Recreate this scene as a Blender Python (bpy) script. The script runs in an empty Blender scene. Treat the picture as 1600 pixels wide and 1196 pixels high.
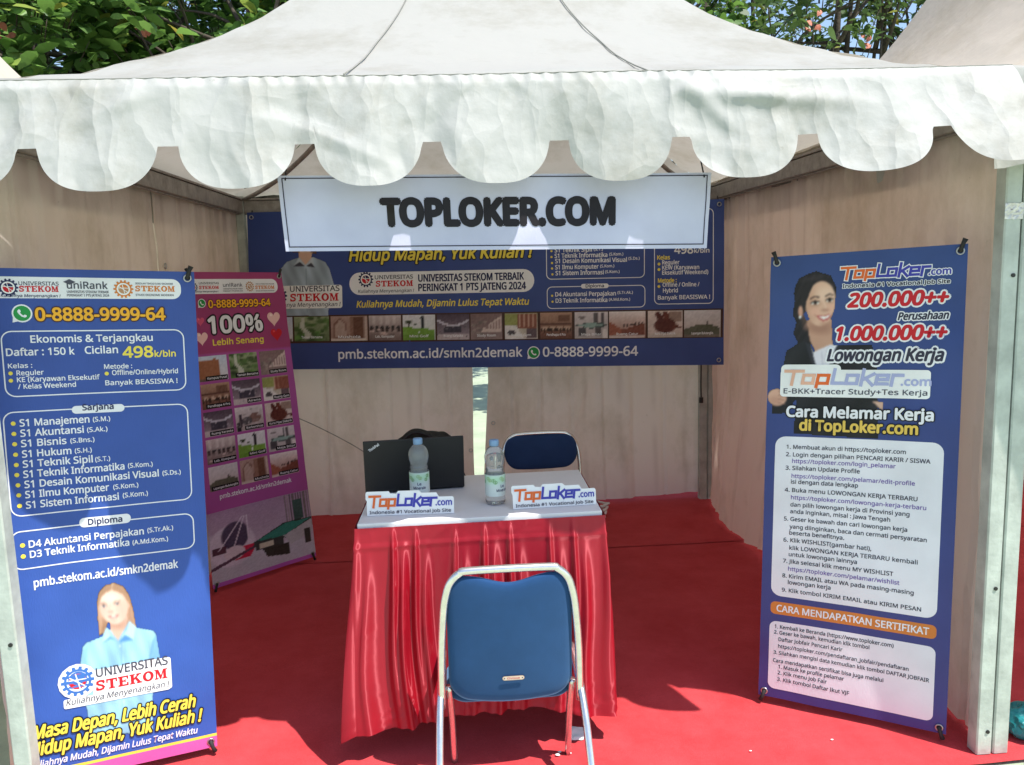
import bpy, bmesh, math, random, os
import numpy as np
from mathutils import Vector, Matrix, noise, Euler
from mathutils.geometry import tessellate_polygon
R = math.radians
PI = math.pi
sc = bpy.context.scene
col = sc.collection
rnd = random.Random(7)

# ------------------------------------------------------------------ camera, sky, sun, exposure
cam_d = bpy.data.cameras.new('camera')
cam = bpy.data.objects.new('camera', cam_d)
col.objects.link(cam)
cam_d.sensor_width = 36.0
cam_d.lens = 36.0 * 1266.0 / 1600.0
cam_d.clip_start = 0.05
cam_d.clip_end = 600.0
yaw, pitch, roll = R(-3.844), R(-7.881), R(1.655)
fw = Vector((-math.sin(yaw) * math.cos(pitch), math.cos(yaw) * math.cos(pitch), math.sin(pitch)))
rt = Vector((math.cos(yaw), math.sin(yaw), 0))
up = rt.cross(fw)
rt2 = rt * math.cos(roll) - up * math.sin(roll)
up2 = rt * math.sin(roll) + up * math.cos(roll)
cam.matrix_world = Matrix((( rt2.x, up2.x, -fw.x, -0.1563), (rt2.y, up2.y, -fw.y, -2.2585), (rt2.z, up2.z, -fw.z, 1.5556), (0, 0, 0, 1)))
sc.camera = cam

SUN = Vector((0.40, -0.33, 1.0)).normalized()
world = bpy.data.worlds.new('World')
sc.world = world
world.use_nodes = True
wn = world.node_tree
bg = wn.nodes['Background']
sky = wn.nodes.new('ShaderNodeTexSky')
sky.sky_type = 'NISHITA'
sky.sun_disc = False
sky.sun_elevation = math.asin(SUN.z)
sky.sun_rotation = math.atan2(SUN.x, SUN.y)
wn.links.new(sky.outputs[0], bg.inputs[0])
bg.inputs[1].default_value = 0.15
sl = bpy.data.lights.new('sun', 'SUN')
sl.energy = 4.6
sl.angle = R(0.5)
sl.color = (1.0, 0.96, 0.9)
so = bpy.data.objects.new('sun', sl)
col.objects.link(so)
so.rotation_euler = SUN.to_track_quat('Z', 'Y').to_euler()
so.location = (3, -3, 9)
sc.view_settings.view_transform = 'Standard'
sc.view_settings.look = 'None'
sc.view_settings.gamma = 1.0
sc.view_settings.use_curve_mapping = False
sc.view_settings.exposure = 0.58
sc.cycles.max_bounces = 10
sc.cycles.diffuse_bounces = 6
sc.cycles.transmission_bounces = 8
sc.cycles.transparent_max_bounces = 12
sc.cycles.caustics_reflective = False
sc.cycles.caustics_refractive = False

# ------------------------------------------------------------------ helpers
def lin(c):
    return tuple((x / 12.92 if x <= 0.04045 else ((x + 0.055) / 1.055) ** 2.4) for x in c)

def nlin(a):
    a = np.clip(a, 0, 1)
    return np.where(a <= 0.04045, a / 12.92, ((a + 0.055) / 1.055) ** 2.4)

def mat(name, base, rough=0.6, metal=0.0, spec=0.5, var=0.0, vscale=8.0, bump=0.0, bscale=60.0, trans=0.0, sheen=0.0, coat=0.0, detail=4.0, tint=None):
    m = bpy.data.materials.new(name)
    m.use_nodes = True
    nt = m.node_tree
    p = nt.nodes['Principled BSDF']
    p.inputs['Base Color'].default_value = (*base, 1)
    p.inputs['Roughness'].default_value = rough
    p.inputs['Metallic'].default_value = metal
    p.inputs['Specular IOR Level'].default_value = spec
    p.inputs['Sheen Weight'].default_value = sheen
    p.inputs['Coat Weight'].default_value = coat
    tc = nt.nodes.new('ShaderNodeTexCoord')
    if var > 0:
        n = nt.nodes.new('ShaderNodeTexNoise')
        n.inputs['Scale'].default_value = vscale
        n.inputs['Detail'].default_value = detail
        n.inputs['Roughness'].default_value = 0.65
        nt.links.new(tc.outputs['Object'], n.inputs['Vector'])
        r = nt.nodes.new('ShaderNodeValToRGB')
        r.color_ramp.elements[0].position = 0.3
        r.color_ramp.elements[1].position = 0.7
        lo = tint if tint else tuple(x * (1 - var) for x in base)
        r.color_ramp.elements[0].color = (*lo, 1)
        r.color_ramp.elements[1].color = (*[min(1, x * (1 + var * 0.5)) for x in base], 1)
        nt.links.new(n.outputs['Fac'], r.inputs['Fac'])
        nt.links.new(r.outputs['Color'], p.inputs['Base Color'])
    if bump > 0:
        n2 = nt.nodes.new('ShaderNodeTexNoise')
        n2.inputs['Scale'].default_value = bscale
        n2.inputs['Detail'].default_value = 5
        nt.links.new(tc.outputs['Object'], n2.inputs['Vector'])
        b = nt.nodes.new('ShaderNodeBump')
        b.inputs['Strength'].default_value = bump
        b.inputs['Distance'].default_value = 0.01
        nt.links.new(n2.outputs['Fac'], b.inputs['Height'])
        nt.links.new(b.outputs['Normal'], p.inputs['Normal'])
    if trans > 0:
        t = nt.nodes.new('ShaderNodeBsdfTranslucent')
        t.inputs['Color'].default_value = (*[x * 0.95 for x in base], 1)
        if var > 0:
            nt.links.new(r.outputs['Color'], t.inputs['Color'])
        mx = nt.nodes.new('ShaderNodeMixShader')
        mx.inputs[0].default_value = trans
        nt.links.new(p.outputs[0], mx.inputs[1])
        nt.links.new(t.outputs[0], mx.inputs[2])
        nt.links.new(mx.outputs[0], nt.nodes['Material Output'].inputs['Surface'])
    return m

def mesh_obj(name, V, F, m, parent=None, smooth=False, mats=None, fm=None):
    me = bpy.data.meshes.new(name)
    me.from_pydata([tuple(v) for v in V], [], F)
    if mats:
        for x in mats: me.materials.append(x)
        if fm is not None: me.polygons.foreach_set('material_index', fm)
    else:
        me.materials.append(m)
    if smooth:
        me.polygons.foreach_set('use_smooth', [True] * len(me.polygons))
    me.update()
    o = bpy.data.objects.new(name, me)
    col.objects.link(o)
    if parent is not None:
        o.parent = parent
    return o

class MB:
    def __init__(s): s.V = []; s.F = []
    def add(s, V, F):
        k = len(s.V); s.V += [tuple(v) for v in V]; s.F += [tuple(i + k for i in f) for f in F]
    def box(s, c, d, rot=None, bev=0.0):
        bm = bmesh.new(); bmesh.ops.create_cube(bm, size=1.0)
        for v in bm.verts: v.co = Vector((v.co.x * d[0], v.co.y * d[1], v.co.z * d[2]))
        if bev > 0: bmesh.ops.bevel(bm, geom=bm.edges[:], offset=bev, segments=2, affect='EDGES', profile=0.5)
        M = (rot.to_matrix() if rot is not None else Matrix.Identity(3))
        bm.verts.index_update()
        s.add([M @ v.co + Vector(c) for v in bm.verts], [[v.index for v in f.verts] for f in bm.faces]); bm.free()
    def tube(s, pts, r, n=12, closed=False, cap=True):
        pts = [Vector(p) for p in pts]; N = len(pts)
        rr = r if isinstance(r, (list, tuple)) else [r] * N
        V = []; prev = None
        for i, p in enumerate(pts):
            if closed: t = pts[(i + 1) % N] - pts[i - 1]
            else: t = pts[min(i + 1, N - 1)] - pts[max(i - 1, 0)]
            t.normalize()
            if prev is None:
                a = Vector((0, 0, 1)) if abs(t.z) < 0.9 else Vector((1, 0, 0))
                x = t.cross(a).normalized()
            else:
                x = (prev - t * prev.dot(t)).normalized()
            prev = x; y = t.cross(x)
            for k in range(n):
                an = 2 * PI * k / n
                V.append(p + (x * math.cos(an) + y * math.sin(an)) * rr[i])
        F = []
        for i in range(N if closed else N - 1):
            j = (i + 1) % N
            for k in range(n):
                F.append((i * n + k, i * n + (k + 1) % n, j * n + (k + 1) % n, j * n + k))
        if cap and not closed:
            F.append(tuple(range(n - 1, -1, -1))); F.append(tuple((N - 1) * n + k for k in range(n)))
        s.add(V, F)
    def lathe(s, prof, c=(0, 0, 0), n=32, fn=None):
        V = []; F = []
        for (r, z) in prof:
            for k in range(n):
                a = 2 * PI * k / n
                q = r if fn is None else fn(r, z, a)
                V.append((c[0] + q * math.cos(a), c[1] + q * math.sin(a), c[2] + z))
        for i in range(len(prof) - 1):
            for k in range(n):
                F.append((i * n + k, i * n + (k + 1) % n, (i + 1) * n + (k + 1) % n, (i + 1) * n + k))
        F.append(tuple(range(n - 1, -1, -1))); F.append(tuple((len(prof) - 1) * n + k for k in range(n)))
        s.add(V, F)
    def grid(s, fn, nu, nv, keep=None):
        k = len(s.V)
        for j in range(nv + 1):
            for i in range(nu + 1): s.V.append(tuple(fn(i / nu, j / nv)))
        for j in range(nv):
            for i in range(nu):
                a = k + j * (nu + 1) + i
                s.F.append((a, a + 1, a + nu + 2, a + nu + 1))
    def build(s, name, m, parent=None, smooth=False, shift=None):
        V = s.V
        if shift is not None: V = [(v[0] - shift[0], v[1] - shift[1], v[2] - shift[2]) for v in V]
        o = mesh_obj(name, V, s.F, m, parent, smooth)
        return o

def smooth_by_angle(o, deg=40):
    me = o.data
    bm = bmesh.new(); bm.from_mesh(me)
    bmesh.ops.recalc_face_normals(bm, faces=bm.faces[:])
    for f in bm.faces: f.smooth = True
    for e in bm.edges:
        if len(e.link_faces) == 2 and e.calc_face_angle(0) > R(deg): e.smooth = False
    bm.to_mesh(me); bm.free()
    return o

def thing(name, label, cat, loc=(0, 0, 0), rz=0.0, group=None):
    o = bpy.data.objects.new(name, None)
    o.empty_display_size = 0.1
    col.objects.link(o)
    o.location = loc; o.rotation_euler = (0, 0, rz)
    o['label'] = label; o['category'] = cat
    if group: o['group'] = group
    return o

def tag(o, label, cat, group=None):
    o['label'] = label; o['category'] = cat
    if group: o['group'] = group
    return o

def struct(o):
    o['kind'] = 'structure'
    return o

def copy_tree(o, parent=None):
    c = o.copy(); col.objects.link(c)
    if parent is not None: c.parent = parent
    for ch in list(o.children): copy_tree(ch, c)
    return c

def n3(x, y, z): return noise.noise(Vector((x, y, z)))

def catmull(pts, n=8):
    P = [Vector(p) for p in pts]; out = []
    for i in range(len(P) - 1):
        a = P[max(i - 1, 0)]; b = P[i]; c = P[i + 1]; d = P[min(i + 2, len(P) - 1)]
        for k in range(n):
            t = k / n
            out.append(0.5 * ((2 * b) + (c - a) * t + (2 * a - 5 * b + 4 * c - d) * t * t + (3 * b - a - 3 * c + d) * t ** 3))
    out.append(P[-1]); return out

# ------------------------------------------------------------------ materials
def fabric_mat(name, base, trans, dirt, dscale, streak=False, through=1.0, crumple=0.0, cscale=5.0):
    """woven PVC tent cloth: cream with grey dirt patches and speckles"""
    m = bpy.data.materials.new(name); m.use_nodes = True
    nt = m.node_tree; L = nt.links.new
    p = nt.nodes['Principled BSDF']
    p.inputs['Roughness'].default_value = 0.62
    p.inputs['Specular IOR Level'].default_value = 0.3
    tc = nt.nodes.new('ShaderNodeTexCoord')
    mp = nt.nodes.new('ShaderNodeMapping')
    if streak: mp.inputs['Scale'].default_value = (1.0, 1.0, 0.7)
    L(tc.outputs['Object'], mp.inputs['Vector'])
    n = nt.nodes.new('ShaderNodeTexNoise'); n.inputs['Scale'].default_value = dscale; n.inputs['Detail'].default_value = 8; n.inputs['Roughness'].default_value = 0.72
    L(mp.outputs[0], n.inputs['Vector'])
    r = nt.nodes.new('ShaderNodeValToRGB')
    r.color_ramp.elements[0].position = 0.30; r.color_ramp.elements[1].position = 0.52
    r.color_ramp.elements[0].color = (*[b * (1 - dirt) * k for b, k in zip(base, (0.98, 0.95, 0.86))], 1)
    r.color_ramp.elements[1].color = (*base, 1)
    L(n.outputs['Fac'], r.inputs['Fac'])
    n2 = nt.nodes.new('ShaderNodeTexNoise'); n2.inputs['Scale'].default_value = 22; n2.inputs['Detail'].default_value = 6; n2.inputs['Roughness'].default_value = 0.8
    L(tc.outputs['Object'], n2.inputs['Vector'])
    r2 = nt.nodes.new('ShaderNodeValToRGB')
    r2.color_ramp.elements[0].position = 0.24; r2.color_ramp.elements[1].position = 0.34
    r2.color_ramp.elements[0].color = (0.45, 0.40, 0.32, 1); r2.color_ramp.elements[1].color = (1, 1, 1, 1)
    L(n2.outputs['Fac'], r2.inputs['Fac'])
    mu = nt.nodes.new('ShaderNodeMix'); mu.data_type = 'RGBA'; mu.blend_type = 'MULTIPLY'; mu.inputs[0].default_value = 0.6
    L(r.outputs[0], mu.inputs[6]); L(r2.outputs[0], mu.inputs[7])
    L(mu.outputs[2], p.inputs['Base Color'])
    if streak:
        # fold shading painted into the colour: soft darker lines down the cloth
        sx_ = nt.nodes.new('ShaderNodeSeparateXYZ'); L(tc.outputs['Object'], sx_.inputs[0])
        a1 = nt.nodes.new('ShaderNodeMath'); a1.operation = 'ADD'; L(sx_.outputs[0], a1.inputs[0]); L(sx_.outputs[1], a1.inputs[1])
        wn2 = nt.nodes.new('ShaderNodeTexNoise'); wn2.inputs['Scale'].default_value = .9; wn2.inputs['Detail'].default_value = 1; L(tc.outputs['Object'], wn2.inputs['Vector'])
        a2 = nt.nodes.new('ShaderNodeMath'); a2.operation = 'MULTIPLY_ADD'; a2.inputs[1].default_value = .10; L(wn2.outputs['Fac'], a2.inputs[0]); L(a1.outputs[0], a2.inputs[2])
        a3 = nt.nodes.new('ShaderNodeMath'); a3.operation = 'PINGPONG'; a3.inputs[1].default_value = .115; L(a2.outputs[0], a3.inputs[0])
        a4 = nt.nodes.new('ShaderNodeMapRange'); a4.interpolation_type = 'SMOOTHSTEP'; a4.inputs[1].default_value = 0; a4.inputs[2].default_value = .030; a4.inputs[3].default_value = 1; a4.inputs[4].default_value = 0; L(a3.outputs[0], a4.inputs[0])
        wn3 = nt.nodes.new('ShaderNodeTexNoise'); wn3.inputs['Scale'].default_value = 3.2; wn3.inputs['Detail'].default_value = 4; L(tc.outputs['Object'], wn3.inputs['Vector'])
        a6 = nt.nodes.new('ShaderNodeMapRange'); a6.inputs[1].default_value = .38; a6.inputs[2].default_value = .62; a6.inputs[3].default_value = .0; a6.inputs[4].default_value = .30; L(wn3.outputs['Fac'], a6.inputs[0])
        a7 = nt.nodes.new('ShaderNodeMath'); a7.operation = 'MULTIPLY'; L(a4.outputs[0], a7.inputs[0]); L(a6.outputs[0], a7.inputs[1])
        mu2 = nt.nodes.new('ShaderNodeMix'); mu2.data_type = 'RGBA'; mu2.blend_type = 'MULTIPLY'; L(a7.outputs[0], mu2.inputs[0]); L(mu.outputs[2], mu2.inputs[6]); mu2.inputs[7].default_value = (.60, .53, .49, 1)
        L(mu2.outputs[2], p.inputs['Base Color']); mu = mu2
    n3_ = nt.nodes.new('ShaderNodeTexNoise'); n3_.inputs['Scale'].default_value = 14; n3_.inputs['Detail'].default_value = 7
    L(tc.outputs['Object'], n3_.inputs['Vector'])
    b = nt.nodes.new('ShaderNodeBump'); b.inputs['Strength'].default_value = 0.35; b.inputs['Distance'].default_value = 0.012
    L(n3_.outputs['Fac'], b.inputs['Height']); L(b.outputs[0], p.inputs['Normal'])
    if crumple > 0:
        # creased cloth: warped cell edges give straight sharp folds with plane facets between
        last = b
        for sc_, k, st in ((cscale, 1.0, (1.9, 1, .55)), (cscale * 1.3, .8, (1.8, 1, .5))):
            wn_ = nt.nodes.new('ShaderNodeTexNoise'); wn_.inputs['Scale'].default_value = sc_ * .8; wn_.inputs['Detail'].default_value = 3
            L(tc.outputs['Object'], wn_.inputs['Vector'])
            ad = nt.nodes.new('ShaderNodeVectorMath'); ad.operation = 'MULTIPLY_ADD'; ad.inputs[1].default_value = (.7 / sc_,) * 3
            L(wn_.outputs['Color'], ad.inputs[0]); L(tc.outputs['Object'], ad.inputs[2])
            mp2 = nt.nodes.new('ShaderNodeMapping'); mp2.inputs['Scale'].default_value = st; mp2.inputs['Rotation'].default_value = (0, .75 if k == 1.0 else -.85, 0)
            L(ad.outputs[0], mp2.inputs[0])
            vo_ = nt.nodes.new('ShaderNodeTexVoronoi'); vo_.feature = 'F1'; vo_.inputs['Scale'].default_value = sc_
            L(mp2.outputs[0], vo_.inputs['Vector'])
            v2 = nt.nodes.new('ShaderNodeTexVoronoi'); v2.feature = 'DISTANCE_TO_EDGE'; v2.inputs['Scale'].default_value = sc_
            L(mp2.outputs[0], v2.inputs['Vector'])
            cl = nt.nodes.new('ShaderNodeMapRange'); cl.inputs[1].default_value = 0; cl.inputs[2].default_value = .12; cl.inputs[3].default_value = .05; cl.inputs[4].default_value = 0
            L(v2.outputs['Distance'], cl.inputs[0])
            sm = nt.nodes.new('ShaderNodeMath'); sm.operation = 'ADD'; L(vo_.outputs['Distance'], sm.inputs[0]); L(cl.outputs[0], sm.inputs[1])
            bb = nt.nodes.new('ShaderNodeBump'); bb.inputs['Strength'].default_value = crumple * k; bb.inputs['Distance'].default_value = .25 / sc_
            L(sm.outputs[0], bb.inputs['Height']); L(last.outputs[0], bb.inputs['Normal']); last = bb
        L(last.outputs[0], p.inputs['Normal'])
    t = nt.nodes.new('ShaderNodeBsdfTranslucent')
    tt = nt.nodes.new('ShaderNodeMix'); tt.data_type = 'RGBA'; tt.blend_type = 'MULTIPLY'; tt.inputs[0].default_value = 1.0
    tt.inputs[7].default_value = (through, through * .92, through * .84, 1)
    L(mu.outputs[2], tt.inputs[6]); L(tt.outputs[2], t.inputs['Color'])
    mx = nt.nodes.new('ShaderNodeMixShader'); mx.inputs[0].default_value = trans
    L(p.outputs[0], mx.inputs[1]); L(t.outputs[0], mx.inputs[2]); L(mx.outputs[0], nt.nodes['Material Output'].inputs['Surface'])
    return m

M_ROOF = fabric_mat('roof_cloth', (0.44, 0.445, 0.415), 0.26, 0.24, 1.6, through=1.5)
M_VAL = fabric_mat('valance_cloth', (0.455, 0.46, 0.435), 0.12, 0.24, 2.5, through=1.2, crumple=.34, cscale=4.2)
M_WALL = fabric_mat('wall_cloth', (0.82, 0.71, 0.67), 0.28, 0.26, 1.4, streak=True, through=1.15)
M_SEAM = mat('seam_thread', (0.24, 0.24, 0.21), 0.8)
M_POST = mat('painted_aluminium', (0.50, 0.54, 0.49), 0.45, 0.1, var=0.3, vscale=9, bump=0.15)
M_BEAM = mat('dull_aluminium', (0.34, 0.30, 0.27), 0.5, 0.3, var=0.35, vscale=20)
M_DARK = mat('black_plastic', (0.012, 0.012, 0.013), 0.45)
M_RUBBER = mat('black_rubber', (0.02, 0.02, 0.02), 0.7)
M_CHROME = mat('chrome_tube', (0.80, 0.78, 0.76), 0.24, .92, var=0.12, vscale=40)
M_STEEL = mat('dull_steel', (0.5, 0.5, 0.5), 0.35, 0.9, var=0.2, vscale=30)
M_TAPE = mat('silver_tape', (0.72, 0.70, 0.66), 0.3, 0.5, var=0.3, vscale=60, bump=0.6, bscale=80)

# ------------------------------------------------------------------ printed sheets
PAL = dict(white=(.93, .93, .95), navy=(.13, .15, .33), grey=(.30, .30, .36), red=(.80, .10, .16), orange=(.84, .50, .22), yellow=(.95, .86, .33),
           gold=(.92, .78, .36), amber=(.97, .70, .18), lilac=(.92, .92, .95), link=(.45, .34, .66), ink=(.20, .19, .27), green=(.13, .58, .28),
           pale=(.96, .78, .76), rose=(.85, .35, .5), tan=(.74, .56, .42), brown=(.27, .16, .13), card=(.95, .95, .95), blue=(.25, .45, .75),
           dark=(.05, .05, .08), heavy=(.14, .12, .14), torange=(.90, .42, .18), tblue=(.25, .25, .66), peach=(.93, .72, .62), paleblue=(.68, .70, .86))
STY = {  # colour, bold, shear, outline colour, outline width, shadow
 'white': ('white', .035, 0, None, 0), 'white_s': ('white', .06, 0, 'dark', .10), 'gold_s': ('gold', .06, 0, 'dark', .10), 'ink': ('ink', .035, 0, None, 0),
 'link': ('link', .03, 0, None, 0), 'ink_o': ('ink', .085, 0, 'white', .13), 'ink_oi': ('ink', .06, .2, 'white', .16), 'red_oi': ('red', .08, .2, 'white', .12),
 'grey': ('grey', .03, 0, None, 0), 'grey_i': ('grey', .02, .2, None, 0), 'navy': ('navy', .05, 0, None, 0), 'navy_i': ('navy', .03, .2, None, 0),
 'yellow': ('yellow', .045, 0, None, 0), 'amber_o': ('amber', .05, 0, 'brown', .09), 'yel_oi': ('yellow', .05, .2, 'dark', .09), 'yel_i': ('yellow', .035, .2, None, 0),
 'white_i': ('white', .03, .2, None, 0), 'heavy': ('heavy', .10, 0, None, 0), 'red': ('red', .03, 0, None, 0), 'blue': ('blue', .03, 0, None, 0)}
FONT = None
try:
    FONT = bpy.data.fonts.load(os.path.join(bpy.utils.system_resource('DATAFILES', path='fonts'), 'NotoSansHebrew-Regular.woff2'))
except Exception:
    FONT = None
_tc = {}
def glyphs(s):
    if s in _tc: return _tc[s]
    cu = bpy.data.curves.new('lettering', 'FONT'); cu.body = s; cu.size = 1.0; cu.resolution_u = 3
    if FONT: cu.font = FONT
    ob = bpy.data.objects.new('lettering', cu); col.objects.link(ob)
    bpy.context.view_layer.update()
    ev = ob.evaluated_get(bpy.context.evaluated_depsgraph_get())
    me = ev.to_mesh()
    V = np.array([v.co[:2] for v in me.vertices]).reshape(-1, 2); F = [tuple(p.vertices) for p in me.polygons]
    ev.to_mesh_clear(); bpy.data.objects.remove(ob); bpy.data.curves.remove(cu)
    _tc[s] = (V, F); return V, F
CAP = float(glyphs('H')[0][:, 1].max())

LOGO = {'T': (.86, [[(-.02, .9), (.88, .9)], [(.42, .9), (.42, 0)]]), 'o': (.74, [[(.1, .09), (.62, .09), (.62, .63), (.1, .63), (.1, .09)]]),
        'p': (.76, [[(.1, .09), (.62, .09), (.62, .63), (.1, .63), (.1, -.14)]]), 'L': (.68, [[(.1, 1), (.1, .1), (.66, .1)]]),
        'k': (.70, [[(.1, 0), (.1, 1)], [(.62, .72), (.16, .36)], [(.28, .42), (.64, 0)]]),
        'e': (.74, [[(.64, .08), (.1, .08), (.1, .64), (.62, .64), (.62, .36), (.14, .36)]]), 'r': (.56, [[(.1, 0), (.1, .64), (.54, .64)]])}
SLAB = {'T': [(.36, 0, .64, 1), (.02, .84, .98, 1), (.02, .62, .15, .84), (.85, .62, .98, .84), (.22, 0, .78, .13)],
        'E': [(.12, 0, .40, 1), (0, 0, .92, .15), (0, .85, .92, 1), (.78, 0, .92, .34), (.78, .66, .92, 1), (.4, .43, .66, .57), (.58, .35, .68, .65)],
        'M': [(.10, 0, .24, 1), (.80, 0, 1.06, 1), (0, 0, .36, .12), (.68, 0, 1.18, .12), (0, .88, .3, 1), (.86, .88, 1.18, 1), [(.1, 1), (.36, 1), (.66, .18), (.5, .0)], [(.46, .0), (.6, .0), (.92, 1), (.80, 1)]],
        'K': [(.10, 0, .38, 1), (0, 0, .48, .12), (0, .88, .48, 1), [(.36, .34), (.36, .56), (.74, .94), (.96, .94)], [(.46, .52), (.62, .68), (1.04, .06), (.74, .06)], (.6, .88, 1.04, 1), (.62, 0, 1.12, .12)]}

class Sheet:
    """a thin printed sheet: fn(u,v) -> point, normal; everything printed on it is one mesh with a colour per vertex"""
    U = 0.0004
    def __init__(s, fn, W, H): s.fn = fn; s.W = W; s.H = H; s.V = []; s.F = []; s.C = []; s.k = 0
    def P(s, u, v, L):
        p, n = s.fn(u, v); return p + n * (L * s.U)
    def put(s, uv, F, c, L, cols=None):
        s.k = (s.k + 1) % 19
        L = L + s.k * 0.02
        k = len(s.V)
        for (u, v) in uv: s.V.append(s.P(u, v, L))
        if cols is not None: s.C += [tuple(x) for x in cols]
        else:
            c = lin(PAL[c]) if isinstance(c, str) else c
            s.C += [tuple(c)] * len(uv)
        s.F += [tuple(i + k for i in f) for f in F]
    def bgrid(s, nx, ny, cf, L=0):
        uv = []; C = []
        for j in range(ny + 1):
            for i in range(nx + 1):
                u = s.W * i / nx; v = s.H * j / ny; uv.append((u, v)); C.append(cf(u / s.W, v / s.H))
        F = [(j * (nx + 1) + i, j * (nx + 1) + i + 1, (j + 1) * (nx + 1) + i + 1, (j + 1) * (nx + 1) + i) for j in range(ny) for i in range(nx)]
        s.put(uv, F, None, L, C)
    def clip(s, u): return min(max(u, 0.0), s.W)
    def rect(s, u0, v0, u1, v1, r, c, L):
        u0 = max(u0, 0); u1 = min(u1, s.W); v0 = max(v0, 0)
        r = min(r, (u1 - u0) / 2, (v1 - v0) / 2)
        xs = set()
        for k in range(7):
            a = k / 6 * PI / 2; xs.add(round(u0 + r - r * math.cos(a), 6)); xs.add(round(u1 - r + r * math.cos(a), 6))
        n = max(2, int((u1 - u0) / 0.016))
        for k in range(n + 1): xs.add(round(u0 + r + (u1 - u0 - 2 * r) * k / n, 6))
        xs = sorted(xs); ny = max(1, int((v1 - v0) / 0.016)); uv = []; F = []
        for x in xs:
            d = max(0, u0 + r - x, x - (u1 - r)); h = r - math.sqrt(max(0, r * r - d * d))
            for j in range(ny + 1): uv.append((x, v0 + h + (v1 - v0 - 2 * h) * j / ny))
        m = ny + 1
        for i in range(len(xs) - 1):
            for j in range(ny): F.append((i * m + j, (i + 1) * m + j, (i + 1) * m + j + 1, i * m + j + 1))
        s.put(uv, F, c, L)
    def frame(s, u0, v0, u1, v1, r, w, c, L):
        pts = []
        for (cx, cy, a0) in ((u1 - r, v1 - r, 0), (u0 + r, v1 - r, 90), (u0 + r, v0 + r, 180), (u1 - r, v0 + r, 270)):
            for k in range(7):
                a = R(a0 + 15 * k); pts.append((cx, cy, math.cos(a), math.sin(a)))
        dense = []
        N = len(pts)
        for i in range(N):
            a = pts[i]; b = pts[(i + 1) % N]
            A = (a[0] + r * a[2], a[1] + r * a[3]); B = (b[0] + r * b[2], b[1] + r * b[3])
            d = math.hypot(A[0] - B[0], A[1] - B[1]); n = max(1, int(d / 0.016))
            for k in range(n):
                t = k / n
                dense.append((A[0] + (B[0] - A[0]) * t, A[1] + (B[1] - A[1]) * t, a[2] + (b[2] - a[2]) * t, a[3] + (b[3] - a[3]) * t))
        uv = []
        for (x, y, nx, ny) in dense: uv += [(x, y), (x - nx * w, y - ny * w)]
        M = len(dense)
        s.put(uv, [(2 * i, 2 * ((i + 1) % M), 2 * ((i + 1) % M) + 1, 2 * i + 1) for i in range(M)], c, L)
    def disc(s, u, v, r, c, L, n=16, sx=1.0):
        m = 1 if r < .012 else int(r / .012) + 1
        uv = [(u, v)] + [(u + sx * r * q / m * math.cos(2 * PI * k / n), v + r * q / m * math.sin(2 * PI * k / n)) for q in range(1, m + 1) for k in range(n)]
        F = [(0, 1 + k, 1 + (k + 1) % n) for k in range(n)] + [(1 + (q - 1) * n + k, 1 + q * n + k, 1 + q * n + (k + 1) % n, 1 + (q - 1) * n + (k + 1) % n) for q in range(1, m) for k in range(n)]
        s.put(uv, F, c, L)
    def poly(s, pts, c, L):
        tr = tessellate_polygon([[Vector((p[0], p[1], 0)) for p in pts]])
        s.put(pts, [tuple(t) for t in tr], c, L)
    def gear(s, u, v, r, c, L):
        pts = []; n = 14
        for k in range(n):
            for (da, q) in ((-.30, .82), (-.2, 1.0), (.2, 1.0), (.30, .82)):
                a = 2 * PI * (k + da) / n; pts.append((u + r * q * math.cos(a), v + r * q * math.sin(a)))
        s.poly(pts, c, L); s.disc(u, v, r * .68, 'card', L + .8)
        red = 'tan' if c in ('orange', 'tan') else 'red'
        s.disc(u, v, r * .52, red, L + 1.4)
        s.poly([(u + r * x, v + r * y) for x, y in ((-.42, .28), (-.2, .47), (.2, .47), (.42, .3), (.5, .05), (.1, .0))], c, L + 2)
        for x0, y0, x1, y1 in ((-.5, .12, .5, .10), (-.1, .5, .12, -.5), (-.45, .3, .4, -.35)):
            s.line([(u + r * x0, v + r * y0), (u + r * x1, v + r * y1)], r * .07, 'card', L + 2.6)
    def line(s, pts, w, c, L):
        for a, b in zip(pts[:-1], pts[1:]):
            d = math.hypot(b[0] - a[0], b[1] - a[1]) or 1e-9; tx, ty = (b[0] - a[0]) / d, (b[1] - a[1]) / d; nx, ny = -ty * w / 2, tx * w / 2
            ex, ey = tx * w * .49, ty * w * .49
            s.put([(a[0] - ex + nx, a[1] - ey + ny), (a[0] - ex - nx, a[1] - ey - ny), (b[0] + ex - nx, b[1] + ey - ny), (b[0] + ex + nx, b[1] + ey + ny)], [(0, 1, 2, 3)], c, L)
    def wa(s, u, v, r, L):
        s.poly([(u - r * .98, v - r * 1.0), (u - r * .3, v - r * .85), (u - r * .9, v - r * .3)], 'white', L - .1)
        s.disc(u, v, r, 'white', L, 24); s.disc(u, v, r * .84, 'green', L + .5, 24)
        q = [(-.42, .30), (-.30, .44), (-.16, .40), (-.10, .18), (-.20, .08), (-.02, -.14), (.14, -.24), (.24, -.13), (.44, -.22), (.42, -.38), (.24, -.46), (-.06, -.36), (-.34, -.04), (-.45, .18)]
        s.poly([(u + r * x, v + r * y) for x, y in q], 'white', L + 1)
    def heart(s, u, v, r, c, L):
        P_ = []
        for k in range(28):
            t = 2 * PI * k / 28
            P_.append((u + r * (16 * math.sin(t) ** 3) / 16, v + r * (13 * math.cos(t) - 5 * math.cos(2 * t) - 2 * math.cos(3 * t) - math.cos(4 * t)) / 15))
        s.poly(P_, c, L)
        s.disc(u - r * .4, v + r * .4, r * .2, tuple(min(1, x * 1.25 + .05) for x in lin(PAL[c])), L + .6)
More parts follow.
